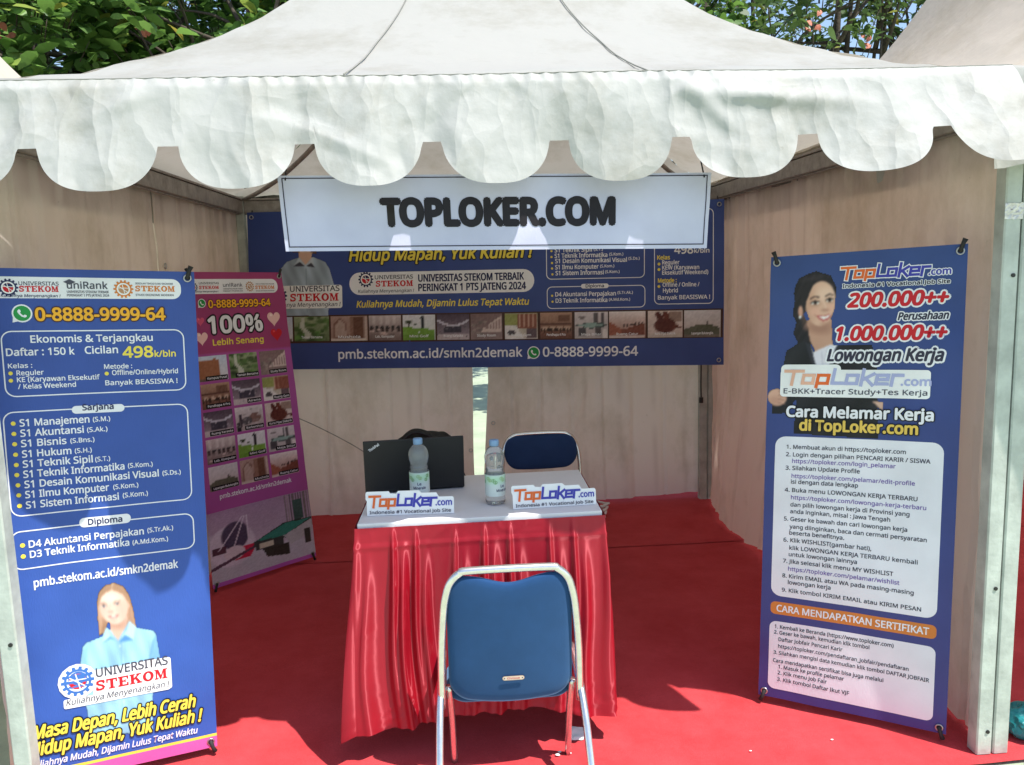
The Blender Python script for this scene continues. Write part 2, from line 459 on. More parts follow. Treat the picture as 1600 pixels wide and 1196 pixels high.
    def text(s, t, u0, u1, v, cap, st, L):
        if st in ('logo', 'logo_pale'): return s.logo(t, u0, u1, v, cap, st, L)
        if st in ('slab_red', 'slab_or'): return s.slab(t, u0, u1, v, cap, 'red' if st == 'slab_red' else 'orange', L)
        c, b, sh, oc, ow = STY[st]
        V, F = glyphs(t)
        x0, x1 = V[:, 0].min(), V[:, 0].max()
        k = cap / CAP
        Y = V[:, 1] * k
        tot = (u1 - u0) - sh * cap * 0.8 - 2 * b * cap
        X = u0 + b * cap + (V[:, 0] - x0) * (tot / max(x1 - x0, 1e-6)) + sh * Y
        def stamp(rad, n, cc, l):
            sq = 0.62 if n == 2 else 1.0
            for q in range(n):
                a = 2 * PI * q / n
                dx, dy = rad * math.cos(a), (rad * math.sin(a) if n > 2 else 0)
                s.put([(x + dx, v + y + dy) for x, y in zip(X, Y)], F, cc, l + q * 0.03)
        if oc: stamp((ow + b) * cap, 12, oc, L)
        big = cap > 0.02
        stamp(b * cap, (8 if st == 'heavy' else 6) if big else 3, c, L + (.8 if oc else 0))
        if st == 'heavy': stamp(b * cap * .5, 4, c, L + .5)
    def logo(s, t, u0, u1, v, cap, st, L):
        pale = st == 'logo_pale'
        seq = 'TopLoker'
        wsum = sum(LOGO[ch][0] for ch in seq) + 1.25
        kx = (u1 - u0) / (wsum + .12); sh = .14
        x = u0
        runs = []
        for i, ch in enumerate(seq):
            w, st_ = LOGO[ch]
            for pl in st_: runs.append(([(x + (a + sh * y) * kx, v + y * cap) for a, y in pl], ('torange' if i < 3 else 'tblue') if not pale else ('peach' if i < 2 else 'torange' if i == 2 else 'paleblue')))
            x += w * kx
        th = .205 * cap
        if not pale:
            for pl, c in runs: s.line(pl, th * 1.75, 'white', L)
        for pl, c in runs: s.line(pl, th, c, L + 1)
        V, F = glyphs('.com'); cc = 'tblue' if not pale else 'paleblue'
        kk = (u1 - x) / (V[:, 0].max() - V[:, 0].min()); ky = .50 * cap / CAP
        for rad, n, c, l in (((.1 * cap, 8, 'white', L),) if not pale else ()) + ((.03 * cap, 4, cc, L + 1),):
            for q in range(n):
                a = 2 * PI * q / n
                s.put([(x + (p[0] - V[:, 0].min()) * kk + rad * math.cos(a), v + p[1] * ky + rad * math.sin(a)) for p in V], F, c, l + q * .03)
    def slab(s, t, u0, u1, v, cap, c, L):
        wd = {'S': .86, 'T': 1.0, 'E': .98, 'K': 1.12, 'O': 1.02, 'M': 1.2}
        k = (u1 - u0) / (sum(wd[ch] for ch in t) + .06 * (len(t) - 1)); x = u0
        for ch in t:
            if ch in SLAB:
                for q in SLAB[ch]:
                    pts = [(q[0], q[1]), (q[2], q[1]), (q[2], q[3]), (q[0], q[3])] if isinstance(q, tuple) else q
                    s.put([(x + a * k, v + b * cap) for a, b in pts], [(0, 1, 2, 3)], c, L)
            elif ch == 'O':
                n = 24; uv = []
                for j in range(n):
                    a = 2 * PI * j / n
                    uv += [(x + (.5 + .5 * math.cos(a)) * k, v + (.5 + .52 * math.sin(a)) * cap), (x + (.5 + .22 * math.cos(a)) * k, v + (.5 + .34 * math.sin(a)) * cap)]
                s.put(uv, [(2 * j, 2 * ((j + 1) % n), 2 * ((j + 1) % n) + 1, 2 * j + 1) for j in range(n)], c, L)
            else:
                P_ = [(.70, .80), (.55, .91), (.36, .92), (.17, .84), (.14, .70), (.26, .59), (.58, .44), (.70, .30), (.62, .15), (.44, .08), (.24, .09), (.10, .2)]
                s.line([(x + a * k, v + b * cap) for a, b in P_], .19 * cap, c, L)
                for q in ((.64, .64, .78, 1.0), (.03, 0, .17, .36)):
                    s.put([(x + q[0] * k, v + q[1] * cap), (x + q[2] * k, v + q[1] * cap), (x + q[2] * k, v + q[3] * cap), (x + q[0] * k, v + q[3] * cap)], [(0, 1, 2, 3)], c, L)
            x += (wd[ch] + .06) * k
    def raster(s, u0, v0, u1, v1, nx, ny, painter, L):
        """painter(U,V) -> rgb (sRGB), alpha"""
        us = np.linspace(u0, u1, nx + 1); vs = np.linspace(v0, v1, ny + 1)
        Ug, Vg = np.meshgrid(us, vs)
        rgb, al = painter(Ug, Vg)
        C = nlin(rgb).reshape(-1, 3); A = al.reshape(-1)
        F = []
        for j in range(ny):
            for i in range(nx):
                a = j * (nx + 1) + i; f = (a, a + 1, a + nx + 2, a + nx + 1)
                if sum(A[q] for q in f) > 2.0: F.append(f)
        used = sorted({q for f in F for q in f}); mp = {q: i for i, q in enumerate(used)}
        Uf = Ug.reshape(-1); Vf = Vg.reshape(-1)
        s.put([(Uf[q], Vf[q]) for q in used], [tuple(mp[q] for q in f) for f in F], None, L, [tuple(C[q]) for q in used])
    def build(s, name, m, parent, shift):
        me = bpy.data.meshes.new(name)
        me.from_pydata([tuple(Vector(v) - shift) for v in s.V], [], s.F)
        at = me.color_attributes.new('Col', 'FLOAT_COLOR', 'POINT')
        arr = np.ones((len(s.V), 4), np.float32); arr[:, :3] = np.array(s.C, np.float32)
        at.data.foreach_set('color', arr.reshape(-1))
        me.materials.append(m); me.update()
        me.polygons.foreach_set('use_smooth', [True] * len(me.polygons))
        o = bpy.data.objects.new(name, me); col.objects.link(o); o.parent = parent
        return o

def print_mat(name, rough, bump, trans=0.0):
    m = bpy.data.materials.new(name); m.use_nodes = True
    nt = m.node_tree; p = nt.nodes['Principled BSDF']; L = nt.links.new
    a = nt.nodes.new('ShaderNodeVertexColor'); a.layer_name = 'Col'
    tc = nt.nodes.new('ShaderNodeTexCoord')
    n = nt.nodes.new('ShaderNodeTexNoise'); n.inputs['Scale'].default_value = 5; n.inputs['Detail'].default_value = 7
    L(tc.outputs['Object'], n.inputs['Vector'])
    mr = nt.nodes.new('ShaderNodeMapRange'); mr.inputs[1].default_value = .3; mr.inputs[2].default_value = .7; mr.inputs[3].default_value = .88; mr.inputs[4].default_value = 1.06
    L(n.outputs['Fac'], mr.inputs[0])
    mu = nt.nodes.new('ShaderNodeVectorMath'); mu.operation = 'SCALE'
    L(a.outputs['Color'], mu.inputs[0]); L(mr.outputs[0], mu.inputs['Scale'])
    L(mu.outputs[0], p.inputs['Base Color'])
    p.inputs['Roughness'].default_value = rough
    p.inputs['Specular IOR Level'].default_value = 0.35
    # woven mesh of the vinyl
    w1 = nt.nodes.new('ShaderNodeTexNoise'); w1.inputs['Scale'].default_value = 260; w1.inputs['Detail'].default_value = 2
    mp = nt.nodes.new('ShaderNodeMapping'); mp.inputs['Scale'].default_value = (1, 1, .25)
    L(tc.outputs['Object'], mp.inputs[0]); L(mp.outputs[0], w1.inputs['Vector'])
    b = nt.nodes.new('ShaderNodeBump'); b.inputs['Strength'].default_value = bump; b.inputs['Distance'].default_value = .002
    L(w1.outputs['Fac'], b.inputs['Height']); L(b.outputs[0], p.inputs['Normal'])
    if trans:
        t = nt.nodes.new('ShaderNodeBsdfTranslucent'); L(mu.outputs[0], t.inputs[0])
        mx = nt.nodes.new('ShaderNodeMixShader'); mx.inputs[0].default_value = trans
        L(p.outputs[0], mx.inputs[1]); L(t.outputs[0], mx.inputs[2]); L(mx.outputs[0], nt.nodes['Material Output'].inputs['Surface'])
    return m
M_PRINT = print_mat('printed_vinyl', 0.5, 0.25)
M_PAPER = print_mat('printed_cloth', 0.6, 0.15, 0.12)
M_CARD = print_mat('printed_board', 0.4, 0.05)

# ---- painters for the printed pictures
def inpoly(X, Y, P):
    r = np.zeros(X.shape, bool); n = len(P)
    for i in range(n):
        x0, y0 = P[i]; x1, y1 = P[(i + 1) % n]
        if y0 == y1: continue
        c = ((Y >= min(y0, y1)) & (Y < max(y0, y1)) & (X < (x1 - x0) * (Y - y0) / (y1 - y0) + x0))
        r ^= c
    return r
class Paint:
    def __init__(s, X, Y): s.X = X; s.Y = Y; s.rgb = np.zeros(X.shape + (3,)); s.a = np.zeros(X.shape)
    def on(s, m, c, al=1.0):
        m = (m.astype(float) if m.dtype == bool else m) * al
        s.rgb = s.rgb * (1 - m[..., None]) + np.array(c)[None, None] * m[..., None]; return m
    def poly(s, P, c, al=1.0, solid=True):
        m = s.on(inpoly(s.X, s.Y, P), c, al)
        if solid: s.a = np.maximum(s.a, m)
    def ell(s, cx, cy, rx, ry, c, al=1.0, rot=0, soft=.12, solid=True):
        ca, sa = math.cos(R(rot)), math.sin(R(rot)); x = s.X - cx; y = s.Y - cy
        d = np.sqrt(((x * ca + y * sa) / rx) ** 2 + ((-x * sa + y * ca) / ry) ** 2)
        m = np.clip((1 + soft / 2 - d) / soft, 0, 1); s.on(m, c, al)
        if solid: s.a = np.maximum(s.a, (d < 1).astype(float))
    def bar(s, x0, y0, x1, y1, w, c, al=1.0):
        dx, dy = x1 - x0, y1 - y0; q = dx * dx + dy * dy
        t = np.clip(((s.X - x0) * dx + (s.Y - y0) * dy) / q, 0, 1)
        d = np.hypot(s.X - x0 - t * dx, s.Y - y0 - t * dy); s.on(np.clip((w - d) / (w * .5), 0, 1), c, al)

def soften(p, n=1):
    for _ in range(n):
        for ax in (0, 1):
            p.rgb = (np.roll(p.rgb, 1, ax) + 2 * p.rgb + np.roll(p.rgb, -1, ax)) / 4
def strands(p, m, f, amp, ang, seed):
    ca, sa = math.cos(R(ang)), math.sin(R(ang)); q = p.X * ca + p.Y * sa; w = -p.X * sa + p.Y * ca
    k = (np.sin(q * f + 2.2 * np.sin(w * f * .06 + seed)) * .6 + np.sin(q * f * 2.3 + seed) * .4) * amp
    p.rgb = np.where(m[..., None], np.clip(p.rgb * (1 + k[..., None]), 0, 1), p.rgb)
def blonde(X, Y):
    p = Paint(X, Y); hair = (.64, .48, .37); skin = (.93, .80, .73)
    hp = [(160, 575), (152, 430), (143, 300), (165, 200), (225, 138), (300, 116), (378, 145), (432, 220), (464, 330), (494, 500), (425, 500), (400, 420), (250, 430), (215, 540)]
    p.poly(hp, hair); hm = inpoly(X, Y, hp)
    p.poly([(150, 430), (145, 300), (165, 210), (186, 300), (196, 480), (180, 560), (165, 560)], (.76, .60, .49), .8); p.poly([(440, 300), (464, 340), (490, 480), (470, 490), (440, 400)], (.74, .58, .47), .8)
    strands(p, hm, .32, .13, 4, 1)
    p.poly([(250, 410), (412, 395), (405, 520), (335, 605), (262, 530)], (.86, .71, .63))
    p.ell(330, 462, 95, 50, (.74, .57, .49), .75, soft=.8, solid=False)
    p.ell(293, 322, 122, 146, skin, rot=-8, soft=.06)
    p.ell(385, 350, 50, 120, (.86, .69, .61), .55, rot=-8, soft=1.0, solid=False); p.ell(190, 360, 34, 90, (.88, .72, .64), .5, soft=1.0, solid=False)
    p.ell(262, 250, 80, 40, (.98, .89, .83), .6, soft=1.0, solid=False)
    p.ell(225, 366, 36, 26, (.95, .74, .68), .5, soft=1.0, solid=False); p.ell(345, 348, 40, 28, (.95, .72, .66), .5, soft=1.0, solid=False)
    p.ell(418, 292, 13, 40, (.88, .70, .62), soft=.3)
    tp_ = [(156, 330), (150, 260), (172, 205), (220, 142), (300, 116), (380, 146), (434, 225), (442, 300), (428, 300), (405, 262), (372, 216), (305, 190), (272, 186), (228, 204), (190, 240), (170, 290)]
    p.poly(tp_, (.68, .53, .42)); strands(p, inpoly(X, Y, tp_), .30, .14, 12, 2)
    p.poly([(276, 122), (290, 120), (280, 188), (272, 186)], (.88, .76, .66), .7)
    p.bar(176, 302, 206, 293, 4.5, (.55, .41, .34), .75); p.bar(206, 293, 232, 299, 4.5, (.55, .41, .34), .75); p.bar(288, 286, 318, 270, 4.5, (.55, .41, .34), .75); p.bar(318, 270, 350, 270, 4.5, (.55, .41, .34), .75)
    for ex, ey in ((208, 321), (322, 297)):
        p.ell(ex, ey + 2, 30, 17, (.82, .64, .56), .6, soft=.8, solid=False); p.ell(ex, ey + 1, 21, 9, (.95, .93, .92)); p.ell(ex + 1, ey, 9, 9, (.36, .40, .46)); p.ell(ex + 1, ey, 4, 4, (.1, .1, .12))
        p.bar(ex - 23, ey - 2, ex, ey - 10, 3.5, (.33, .24, .22), .9); p.bar(ex, ey - 10, ex + 23, ey - 6, 3.5, (.33, .24, .22), .9)
    p.bar(262, 300, 254, 352, 7, (.86, .70, .63), .5); p.ell(263, 366, 26, 10, (.82, .62, .55), .55, soft=.9, solid=False); p.ell(253, 369, 5, 4, (.6, .42, .38), .7); p.ell(277, 365, 5, 4, (.6, .42, .38), .7)
    p.poly([(236, 402), (262, 399), (280, 402), (300, 396), (346, 384), (318, 412), (286, 421), (258, 416)], (.82, .48, .46)); p.poly([(248, 405), (282, 406), (330, 393), (308, 406), (280, 411)], (.97, .93, .92))
    p.ell(292, 440, 34, 12, (.85, .68, .60), .6, soft=.9, solid=False)
    blue = (.60, .79, .90)
    sp = [(0, 800), (22, 660), (60, 622), (190, 570), (235, 492), (330, 604), (430, 437), (482, 486), (640, 512), (668, 540), (705, 745), (640, 800), (640, 1400), (60, 1400), (60, 1200), (0, 1050)]
    p.poly(sp, blue); sm = inpoly(X, Y, sp)
    p.rgb = np.where(sm[..., None], np.clip(p.rgb * (1 + (.07 * np.sin(X * .018 + Y * .006 + 1) + .05 * np.sin(X * .05 - Y * .02))[..., None]), 0, 1), p.rgb)
    p.poly([(600, 760), (645, 580), (668, 540), (705, 745), (690, 790)], (.48, .69, .86), .8); p.bar(610, 740, 640, 600, 9, (.40, .60, .80), .6)
    p.poly([(20, 700), (70, 650), (52, 900), (10, 900)], (.52, .73, .87), .6)
    p.poly([(185, 628), (262, 572), (238, 500), (228, 520)], (.72, .87, .94)); p.poly([(190, 630), (265, 572), (300, 600), (262, 592)], (.36, .56, .79))
    p.poly([(430, 437), (482, 486), (465, 598), (388, 555), (335, 608), (405, 520)], (.74, .88, .95)); p.poly([(335, 612), (390, 556), (466, 598), (345, 620)], (.34, .56, .81))
    p.bar(355, 620, 366, 1300, 5, (.46, .64, .79), .7); p.bar(372, 620, 382, 1300, 3, (.74, .88, .95), .6)
    for x, y in ((346, 650), (362, 830), (372, 1120)): p.ell(x, y, 7, 7, (.92, .96, 1))
    soften(p, 2)
    return p.rgb, p.a
def darkwoman(X, Y):
    p = Paint(X, Y); hair = (.12, .10, .12); skin = (.86, .69, .60); blk = (.085, .085, .11)
    p.ell(393, 292, 112, 106, hair)
    pt = [(286, 320), (272, 400), (292, 440), (276, 500), (300, 548), (330, 578), (375, 592), (362, 470), (335, 400)]
    p.poly(pt, hair)
    p.poly([(350, 430), (485, 430), (490, 570), (410, 625), (366, 540)], (.78, .60, .51)); p.ell(415, 470, 70, 34, (.64, .46, .39), .75, rot=8, soft=.9, solid=False)
    p.ell(425, 348, 78, 116, skin, rot=6, soft=.06)
    p.ell(365, 370, 34, 90, (.74, .56, .47), .55, rot=6, soft=1.0, solid=False); p.ell(455, 300, 50, 40, (.94, .80, .72), .7, soft=1.0, solid=False); p.ell(395, 390, 30, 22, (.92, .70, .62), .6, soft=1.0, solid=False); p.ell(480, 375, 22, 22, (.92, .70, .62), .5, soft=1.0, solid=False)
    h2 = [(322, 385), (322, 300), (352, 236), (420, 212), (478, 236), (500, 290), (506, 320), (510, 270), (480, 205), (400, 178), (310, 210), (280, 290), (290, 380)]
    p.poly(h2, hair); p.poly([(322, 380), (334, 275), (396, 226), (374, 275), (346, 340), (338, 400)], hair)
    hm = (inpoly(X, Y, h2) | inpoly(X, Y, pt)); strands(p, hm, .16, .35, 30, 3); p.ell(390, 215, 70, 14, (.30, .26, .28), .4, rot=-8, soft=1.0, solid=False)
    p.ell(317, 386, 13, 30, (.80, .60, .52), soft=.3); p.ell(314, 416, 7, 8, (.97, .97, .97))
    p.bar(370, 322, 392, 311, 4.5, (.22, .16, .15), .85); p.bar(392, 311, 416, 315, 4.5, (.22, .16, .15), .85); p.bar(452, 310, 472, 301, 4.5, (.22, .16, .15), .85); p.bar(472, 301, 490, 306, 4, (.22, .16, .15), .85)
    for ex, ey, w in ((395, 343, 22), (471, 331, 18)):
        p.ell(ex, ey + 2, w + 8, 16, (.70, .52, .45), .6, soft=.8, solid=False); p.ell(ex, ey + 1, w, 9, (.94, .92, .91)); p.ell(ex + 1, ey, 9, 9, (.16, .11, .10)); p.bar(ex - w, ey, ex, ey - 9, 3.5, (.1, .08, .08), .9); p.bar(ex, ey - 9, ex + w, ey - 4, 3.5, (.1, .08, .08), .9)
    p.bar(440, 328, 452, 372, 6, (.93, .78, .70), .6); p.ell(448, 382, 22, 8, (.68, .48, .42), .6, soft=.9, solid=False)
    p.poly([(402, 410), (438, 412), (484, 400), (466, 432), (438, 440), (416, 430)], (.74, .36, .36)); p.poly([(412, 414), (440, 417), (476, 405), (460, 425), (438, 429)], (.97, .95, .94))
    p.bar(392, 404, 402, 414, 4, (.68, .48, .42), .7); p.ell(445, 452, 26, 8, (.74, .55, .47), .6, soft=.9, solid=False)
    bl = [(225, 650), (240, 590), (300, 555), (340, 540), (405, 700), (470, 700), (520, 560), (690, 560), (715, 640), (725, 1050), (275, 1040), (292, 850), (235, 930), (160, 938), (158, 890), (225, 840)]
    p.poly(bl, blk); bm_ = inpoly(X, Y, bl); p.rgb = np.where(bm_[..., None], np.clip(p.rgb + (.03 * np.sin(X * .03 + Y * .02) + .02)[..., None], 0, 1), p.rgb)
    p.poly([(372, 560), (388, 598), (480, 560), (515, 560), (470, 695), (404, 695)], (.90, .88, .92)); p.bar(430, 600, 438, 690, 4, (.74, .72, .78), .7)
    p.poly([(340, 545), (372, 560), (402, 690), (388, 695)], (.18, .18, .22)); p.poly([(520, 560), (505, 575), (462, 695), (474, 700)], (.18, .18, .22))
    p.ell(188, 842, 54, 48, (.84, .66, .57), soft=.1); p.ell(175, 862, 36, 24, (.72, .52, .44), .5, soft=1.0, solid=False)
    for k in range(4): p.bar(196, 810 + k * 21, 238, 822 + k * 20, 3, (.60, .42, .36), .8)
    p.poly([(690, 850), (930, 858), (944, 880), (905, 914), (820, 908), (740, 900)], (.84, .68, .60)); p.ell(820, 902, 90, 14, (.70, .52, .45), .5, soft=1.0, solid=False)
    for k in range(4): p.bar(845 + k * 8, 866 + k * 12, 928 - k * 6, 866 + k * 11, 3, (.64, .47, .41), .7)
    soften(p, 1)
    return p.rgb, p.a
def shirt(X, Y):
    p = Paint(X, Y); c = (.62, .68, .74)
    p.poly([(125, 470), (150, 380), (200, 350), (250, 380), (265, 480)], (.42, .30, .24)); p.ell(198, 430, 42, 58, (.88, .74, .66)); p.poly([(160, 470), (240, 470), (232, 520), (200, 540), (165, 520)], (.84, .68, .6))
    sp = [(55, 640), (60, 560), (95, 520), (165, 495), (200, 540), (240, 492), (310, 520), (335, 560), (360, 650), (330, 680), (325, 822), (60, 822)]
    p.poly(sp, c); sm = inpoly(X, Y, sp); p.rgb = np.where(sm[..., None], np.clip(p.rgb * (1 + (.08 * np.sin(X * .04 + Y * .01) + .05 * np.sin(X * .11 - Y * .05))[..., None]), 0, 1), p.rgb)
    p.poly([(135, 545), (165, 495), (195, 540), (185, 540), (168, 522)], (.74, .78, .83)); p.poly([(205, 540), (240, 492), (252, 552), (232, 528)], (.74, .78, .83))
    p.poly([(130, 548), (168, 522), (195, 545)], (.25, .25, .3)); p.poly([(205, 545), (232, 526), (252, 552)], (.25, .25, .3))
    p.bar(203, 560, 205, 800, 3, (.5, .56, .62))
    soften(p, 1)
    return p.rgb, p.a
def thumb(kind, X, Y, seed):
    r = np.random.RandomState(seed); p = Paint(X, Y); p.a[:] = 1
    def sky(c0, c1): p.rgb[:] = np.array(c0) + (np.array(c1) - np.array(c0)) * Y[..., None]
    def R_(x0, y0, x1, y1, c, al=1): p.poly([(x0, y0), (x1, y0), (x1, y1), (x0, y1)], c, al)
    if kind == 'build':
        sky((.86, .84, .86), (.78, .82, .9))
        for k in range(5): p.poly([(-.1, .15 + k * .16), (.62, .32 + k * .14), (.7, .28 + k * .14), (.75, .1), (-.1, .02)], [(.62, .40, .28), (.85, .78, .7)][k % 2])
        R_(0, 0, 1, .1, (.4, .34, .3))
    elif kind == 'garden':
        sky((.38, .45, .30), (.62, .66, .52))
        for k in range(40): p.ell(r.rand(), r.rand(), .05 + r.rand() * .1, .04 + r.rand() * .07, np.array((.25, .36, .18)) * (0.6 + r.rand() * 1.1), .8, soft=.6)
        p.poly([(.2, .95), (.3, .95), (.28, .6), (.5, .3), (.42, .1), (.28, .1), (.3, .32), (.16, .6)], (.80, .80, .76), .9)
    elif kind == 'golf':
        sky((.80, .82, .80), (.88, .87, .9)); p.poly([(0, 0), (1, 0), (1, .42), (.5, .46), (0, .56)], (.46, .62, .24)); R_(0, 0, 1, .2, (.38, .54, .18), .6)
        p.bar(.62, .95, .56, .86, .03, (.15, .15, .15)); p.poly([(.56, .44), (.66, .44), (.68, .9), (.6, .95), (.56, .8)], (.16, .17, .2)); p.ell(.18, .72, .1, .07, (.2, .25, .16)); p.bar(.18, .55, .18, .7, .012, (.25, .2, .15)); p.ell(.38, .62, .05, .03, (.25, .3, .18)); p.ell(.5, .3, .03, .04, (.9, .92, .9))
    elif kind == 'door':
        sky((.62, .50, .46), (.70, .58, .54)); p.poly([(.08, .1), (.08, .68), (.26, .93), (.44, .68), (.46, .1)], (.52, .38, .34)); p.poly([(.12, .13), (.12, .66), (.26, .86), (.4, .66), (.42, .13)], (.72, .62, .58)); R_(.5, .1, .62, 1, (.56, .42, .36)); R_(.62, .05, .88, 1, (.42, .28, .22)); R_(.92, 0, 1, 1, (.8, .72, .68)); R_(0, 0, 1, .07, (.82, .76, .72))
    elif kind == 'gym':
        sky((.82, .78, .76), (.66, .62, .50)); R_(0, .55, .42, 1, (.60, .62, .36)); R_(.40, .40, 1, 1, (.55, .33, .27)); p.poly([(0, 0), (.62, 0), (.34, .5), (0, .55)], (.88, .86, .86)); R_(.66, .05, .98, .42, (.40, .33, .36)); p.ell(.2, .25, .12, .1, (.30, .27, .30))
        for k in range(4): p.bar(.45 + .14 * k, .45, .45 + .14 * k, .95, .012, (.78, .62, .55))
    elif kind == 'room':
        sky((.70, .66, .66), (.84, .80, .82)); R_(.55, .5, .62, 1, (.4, .38, .4))
        for k in range(6): R_(.62 + .06 * k, .55, .645 + .06 * k, 1, (.36, .32, .34))
        p.poly([(.02, .5), (.45, .62), (1, .55), (1, .46), (.5, .36)], (.30, .34, .34)); p.poly([(.06, .49), (.45, .59), (.95, .53), (.5, .4)], (.56, .66, .64)); R_(.1, .12, .34, .42, (.30, .28, .3)); R_(.62, .1, .80, .42, (.34, .31, .32)); R_(.86, .0, 1, .36, (.88, .84, .84)); p.ell(.22, .8, .1, .06, (.5, .46, .46))
    elif kind == 'chess':
        sky((.60, .40, .34), (.92, .88, .88)); p.poly([(0, .62), (.32, .36), (.45, .2), (0, .1)], (.62, .36, .28)); p.poly([(.30, .30), (1, .56), (1, .12), (.42, .06)], (.48, .27, .22))
        for k in range(7): p.ell(.42 + .08 * k, .46 + .015 * k, .03, .05, (.25, .18, .18))
        R_(0, 0, 1, .12, (.82, .74, .72))
    elif kind == 'hall':
        sky((.42, .26, .21), (.70, .56, .48)); R_(0, .55, 1, .62, (.34, .2, .17)); R_(.55, .65, .95, .9, (.46, .32, .26))
        for k in range(4): p.ell(.14 + .24 * k, .42, .10, .06, (.78, .66, .58)); R_(.12 + .24 * k, .2, .16 + .24 * k, .4, (.26, .16, .14)); p.ell(.05 + .24 * k, .34, .04, .08, (.2, .13, .12)); p.ell(.24 + .24 * k, .34, .04, .08, (.22, .14, .12))
    elif kind == 'lab':
        sky((.46, .38, .37), (.82, .76, .76)) if kind in ('lab', 'room') else sky((.40, .25, .2), (.76, .66, .6))
        if kind == 'gym': R_(0, .5, .45, 1, (.62, .6, .42)); R_(.45, .35, 1, 1, (.5, .32, .28)); p.poly([(0, 0), (.5, 0), (.2, .45), (0, .5)], (.86, .84, .84))
        n = 6
        for k in range(n): p.ell((k + .5) / n, .52, .06, .055, (.2, .18, .2)); R_((k + .2) / n, .36, (k + .8) / n, .5, (.28, .22, .22))
        for k in range(14): R_(*(lambda x, y: (x, y, x + .12, y + .08))(r.rand(), r.rand() * .4), tuple(np.array((.7, .62, .6)) * (.4 + r.rand())), .7)
        for k in range(4): R_(.1 + .22 * k, .66, .2 + .22 * k, .95, (.9, .86, .86), .5)
    elif kind == 'stage':
        sky((.62, .56, .6), (.32, .26, .32)); p.poly([(0, .8), (.35, .62), (.65, .62), (1, .8), (1, .72), (.65, .52), (.35, .52), (0, .72)], (.8, .78, .84)); R_(.22, .25, .76, .55, (.24, .22, .28)); R_(0, 0, 1, .24, (.76, .70, .72))
        for k in range(30): p.ell(r.rand(), .05 + r.rand() * .6, .02, .03, tuple(np.array((.7, .66, .7)) * (.4 + r.rand() * .9)), .8)
    elif kind == 'walk':
        sky((.56, .48, .48), (.52, .42, .42)); p.poly([(.3, .35), (1, .95), (1, .3), (.4, .28)], (.82, .74, .72))
        for k in range(5): R_(.5 + k * .1, .4, .55 + k * .1, .55 + k * .06, (.6, .5, .5))
        for k in range(16): p.ell(r.rand() * .5, .2 + r.rand() * .5, .06, .05, tuple(np.array((.62, .56, .54)) * (.6 + r.rand() * .6)), .8)
    elif kind == 'field':
        sky((.74, .68, .66), (.84, .82, .84)); p.poly([(0, .3), (.3, .45), (.72, .47), (1, .34), (1, 0), (0, 0)], (.36, .36, .30)); R_(.63, .46, .66, .58, (.3, .26, .26)); R_(0, 0, 1, .12, (.5, .44, .4), .7)
    elif kind == 'chair':
        sky((.80, .72, .70), (.86, .80, .78)); R_(.62, .62, 1, 1, (.6, .5, .46)); p.ell(.5, .45, .32, .28, (.36, .16, .13)); p.ell(.33, .78, .09, .2, (.34, .14, .12), rot=20); p.ell(.52, .82, .09, .18, (.4, .18, .14), rot=20); p.poly([(.7, .5), (1, .4), (1, .32), (.7, .36)], (.4, .2, .16)); R_(0, 0, 1, .16, (.78, .72, .68))
    elif kind == 'barber':
        sky((.66, .6, .6), (.86, .82, .84)); p.ell(.7, .5, .22, .2, (.5, .38, .36)); p.ell(.4, .4, .18, .16, (.34, .32, .34)); R_(.12, .2, .2, .7, (.25, .2, .24)); R_(.05, .0, .16, .35, (.12, .1, .14))
        for k in range(20): p.ell(r.rand(), r.rand(), .05, .04, tuple(np.array((.8, .76, .76)) * (.4 + r.rand() * .8)), .6)
    elif kind == 'pool':
        sky((.80, .78, .82), (.66, .56, .68)); p.poly([(0, 0), (1, 0), (1, .25), (.3, .42), (0, .36)], (.76, .75, .80)); R_(0, .36, .3, .7, (.74, .70, .78))
        p.ell(.2, .47, .22, .30, (.86, .82, .88), .9); p.ell(.24, .6, .13, .2, (.28, .24, .34), .95); p.poly([(.12, .42), (.45, .42), (.36, .24), (.22, .24)], (.80, .16, .3)); p.ell(.22, .36, .1, .1, (.88, .82, .86)); R_(.02, .40, .14, .5, (.35, .22, .28))
        for k in range(3): p.bar(.08 + k * .14, .45, .32 + k * .02, .85, .008, (.86, .82, .88))
        for k in range(10): R_(.74 + .028 * k, .45, .755 + .028 * k, 1, tuple(np.array((.62, .58, .58)) * (.5 + r.rand() * .7)))
        R_(.82, .6, .92, .9, (.22, .34, .32))
        p.poly([(.40, .42), (.72, .60), (1.0, .58), (1.0, .40), (.72, .36)], (.16, .22, .20)); p.poly([(.43, .43), (.73, .58), (.98, .565), (.70, .40)], (.20, .52, .46))
        p.poly([(.40, .42), (.70, .40), (.70, .28), (.42, .30)], (.22, .24, .24)); p.poly([(.70, .40), (1, .55), (1, .36), (.76, .24)], (.72, .72, .74)); p.poly([(.48, .30), (.74, .28), (.74, .1), (.52, .16)], (.20, .20, .18)); R_(.45, .31, .6, .38, (.8, .78, .7)); R_(.9, .2, .97, .42, (.22, .22, .2))
        p.poly([(0, .22), (.4, .38), (.42, .35), (0, .17)], (.35, .25, .33))
    g = r.rand(*X.shape) * .07 - .035
    p.rgb = np.clip(p.rgb + g[..., None], 0, 1)
    # warm ageing of the small print
    return p.rgb, p.a

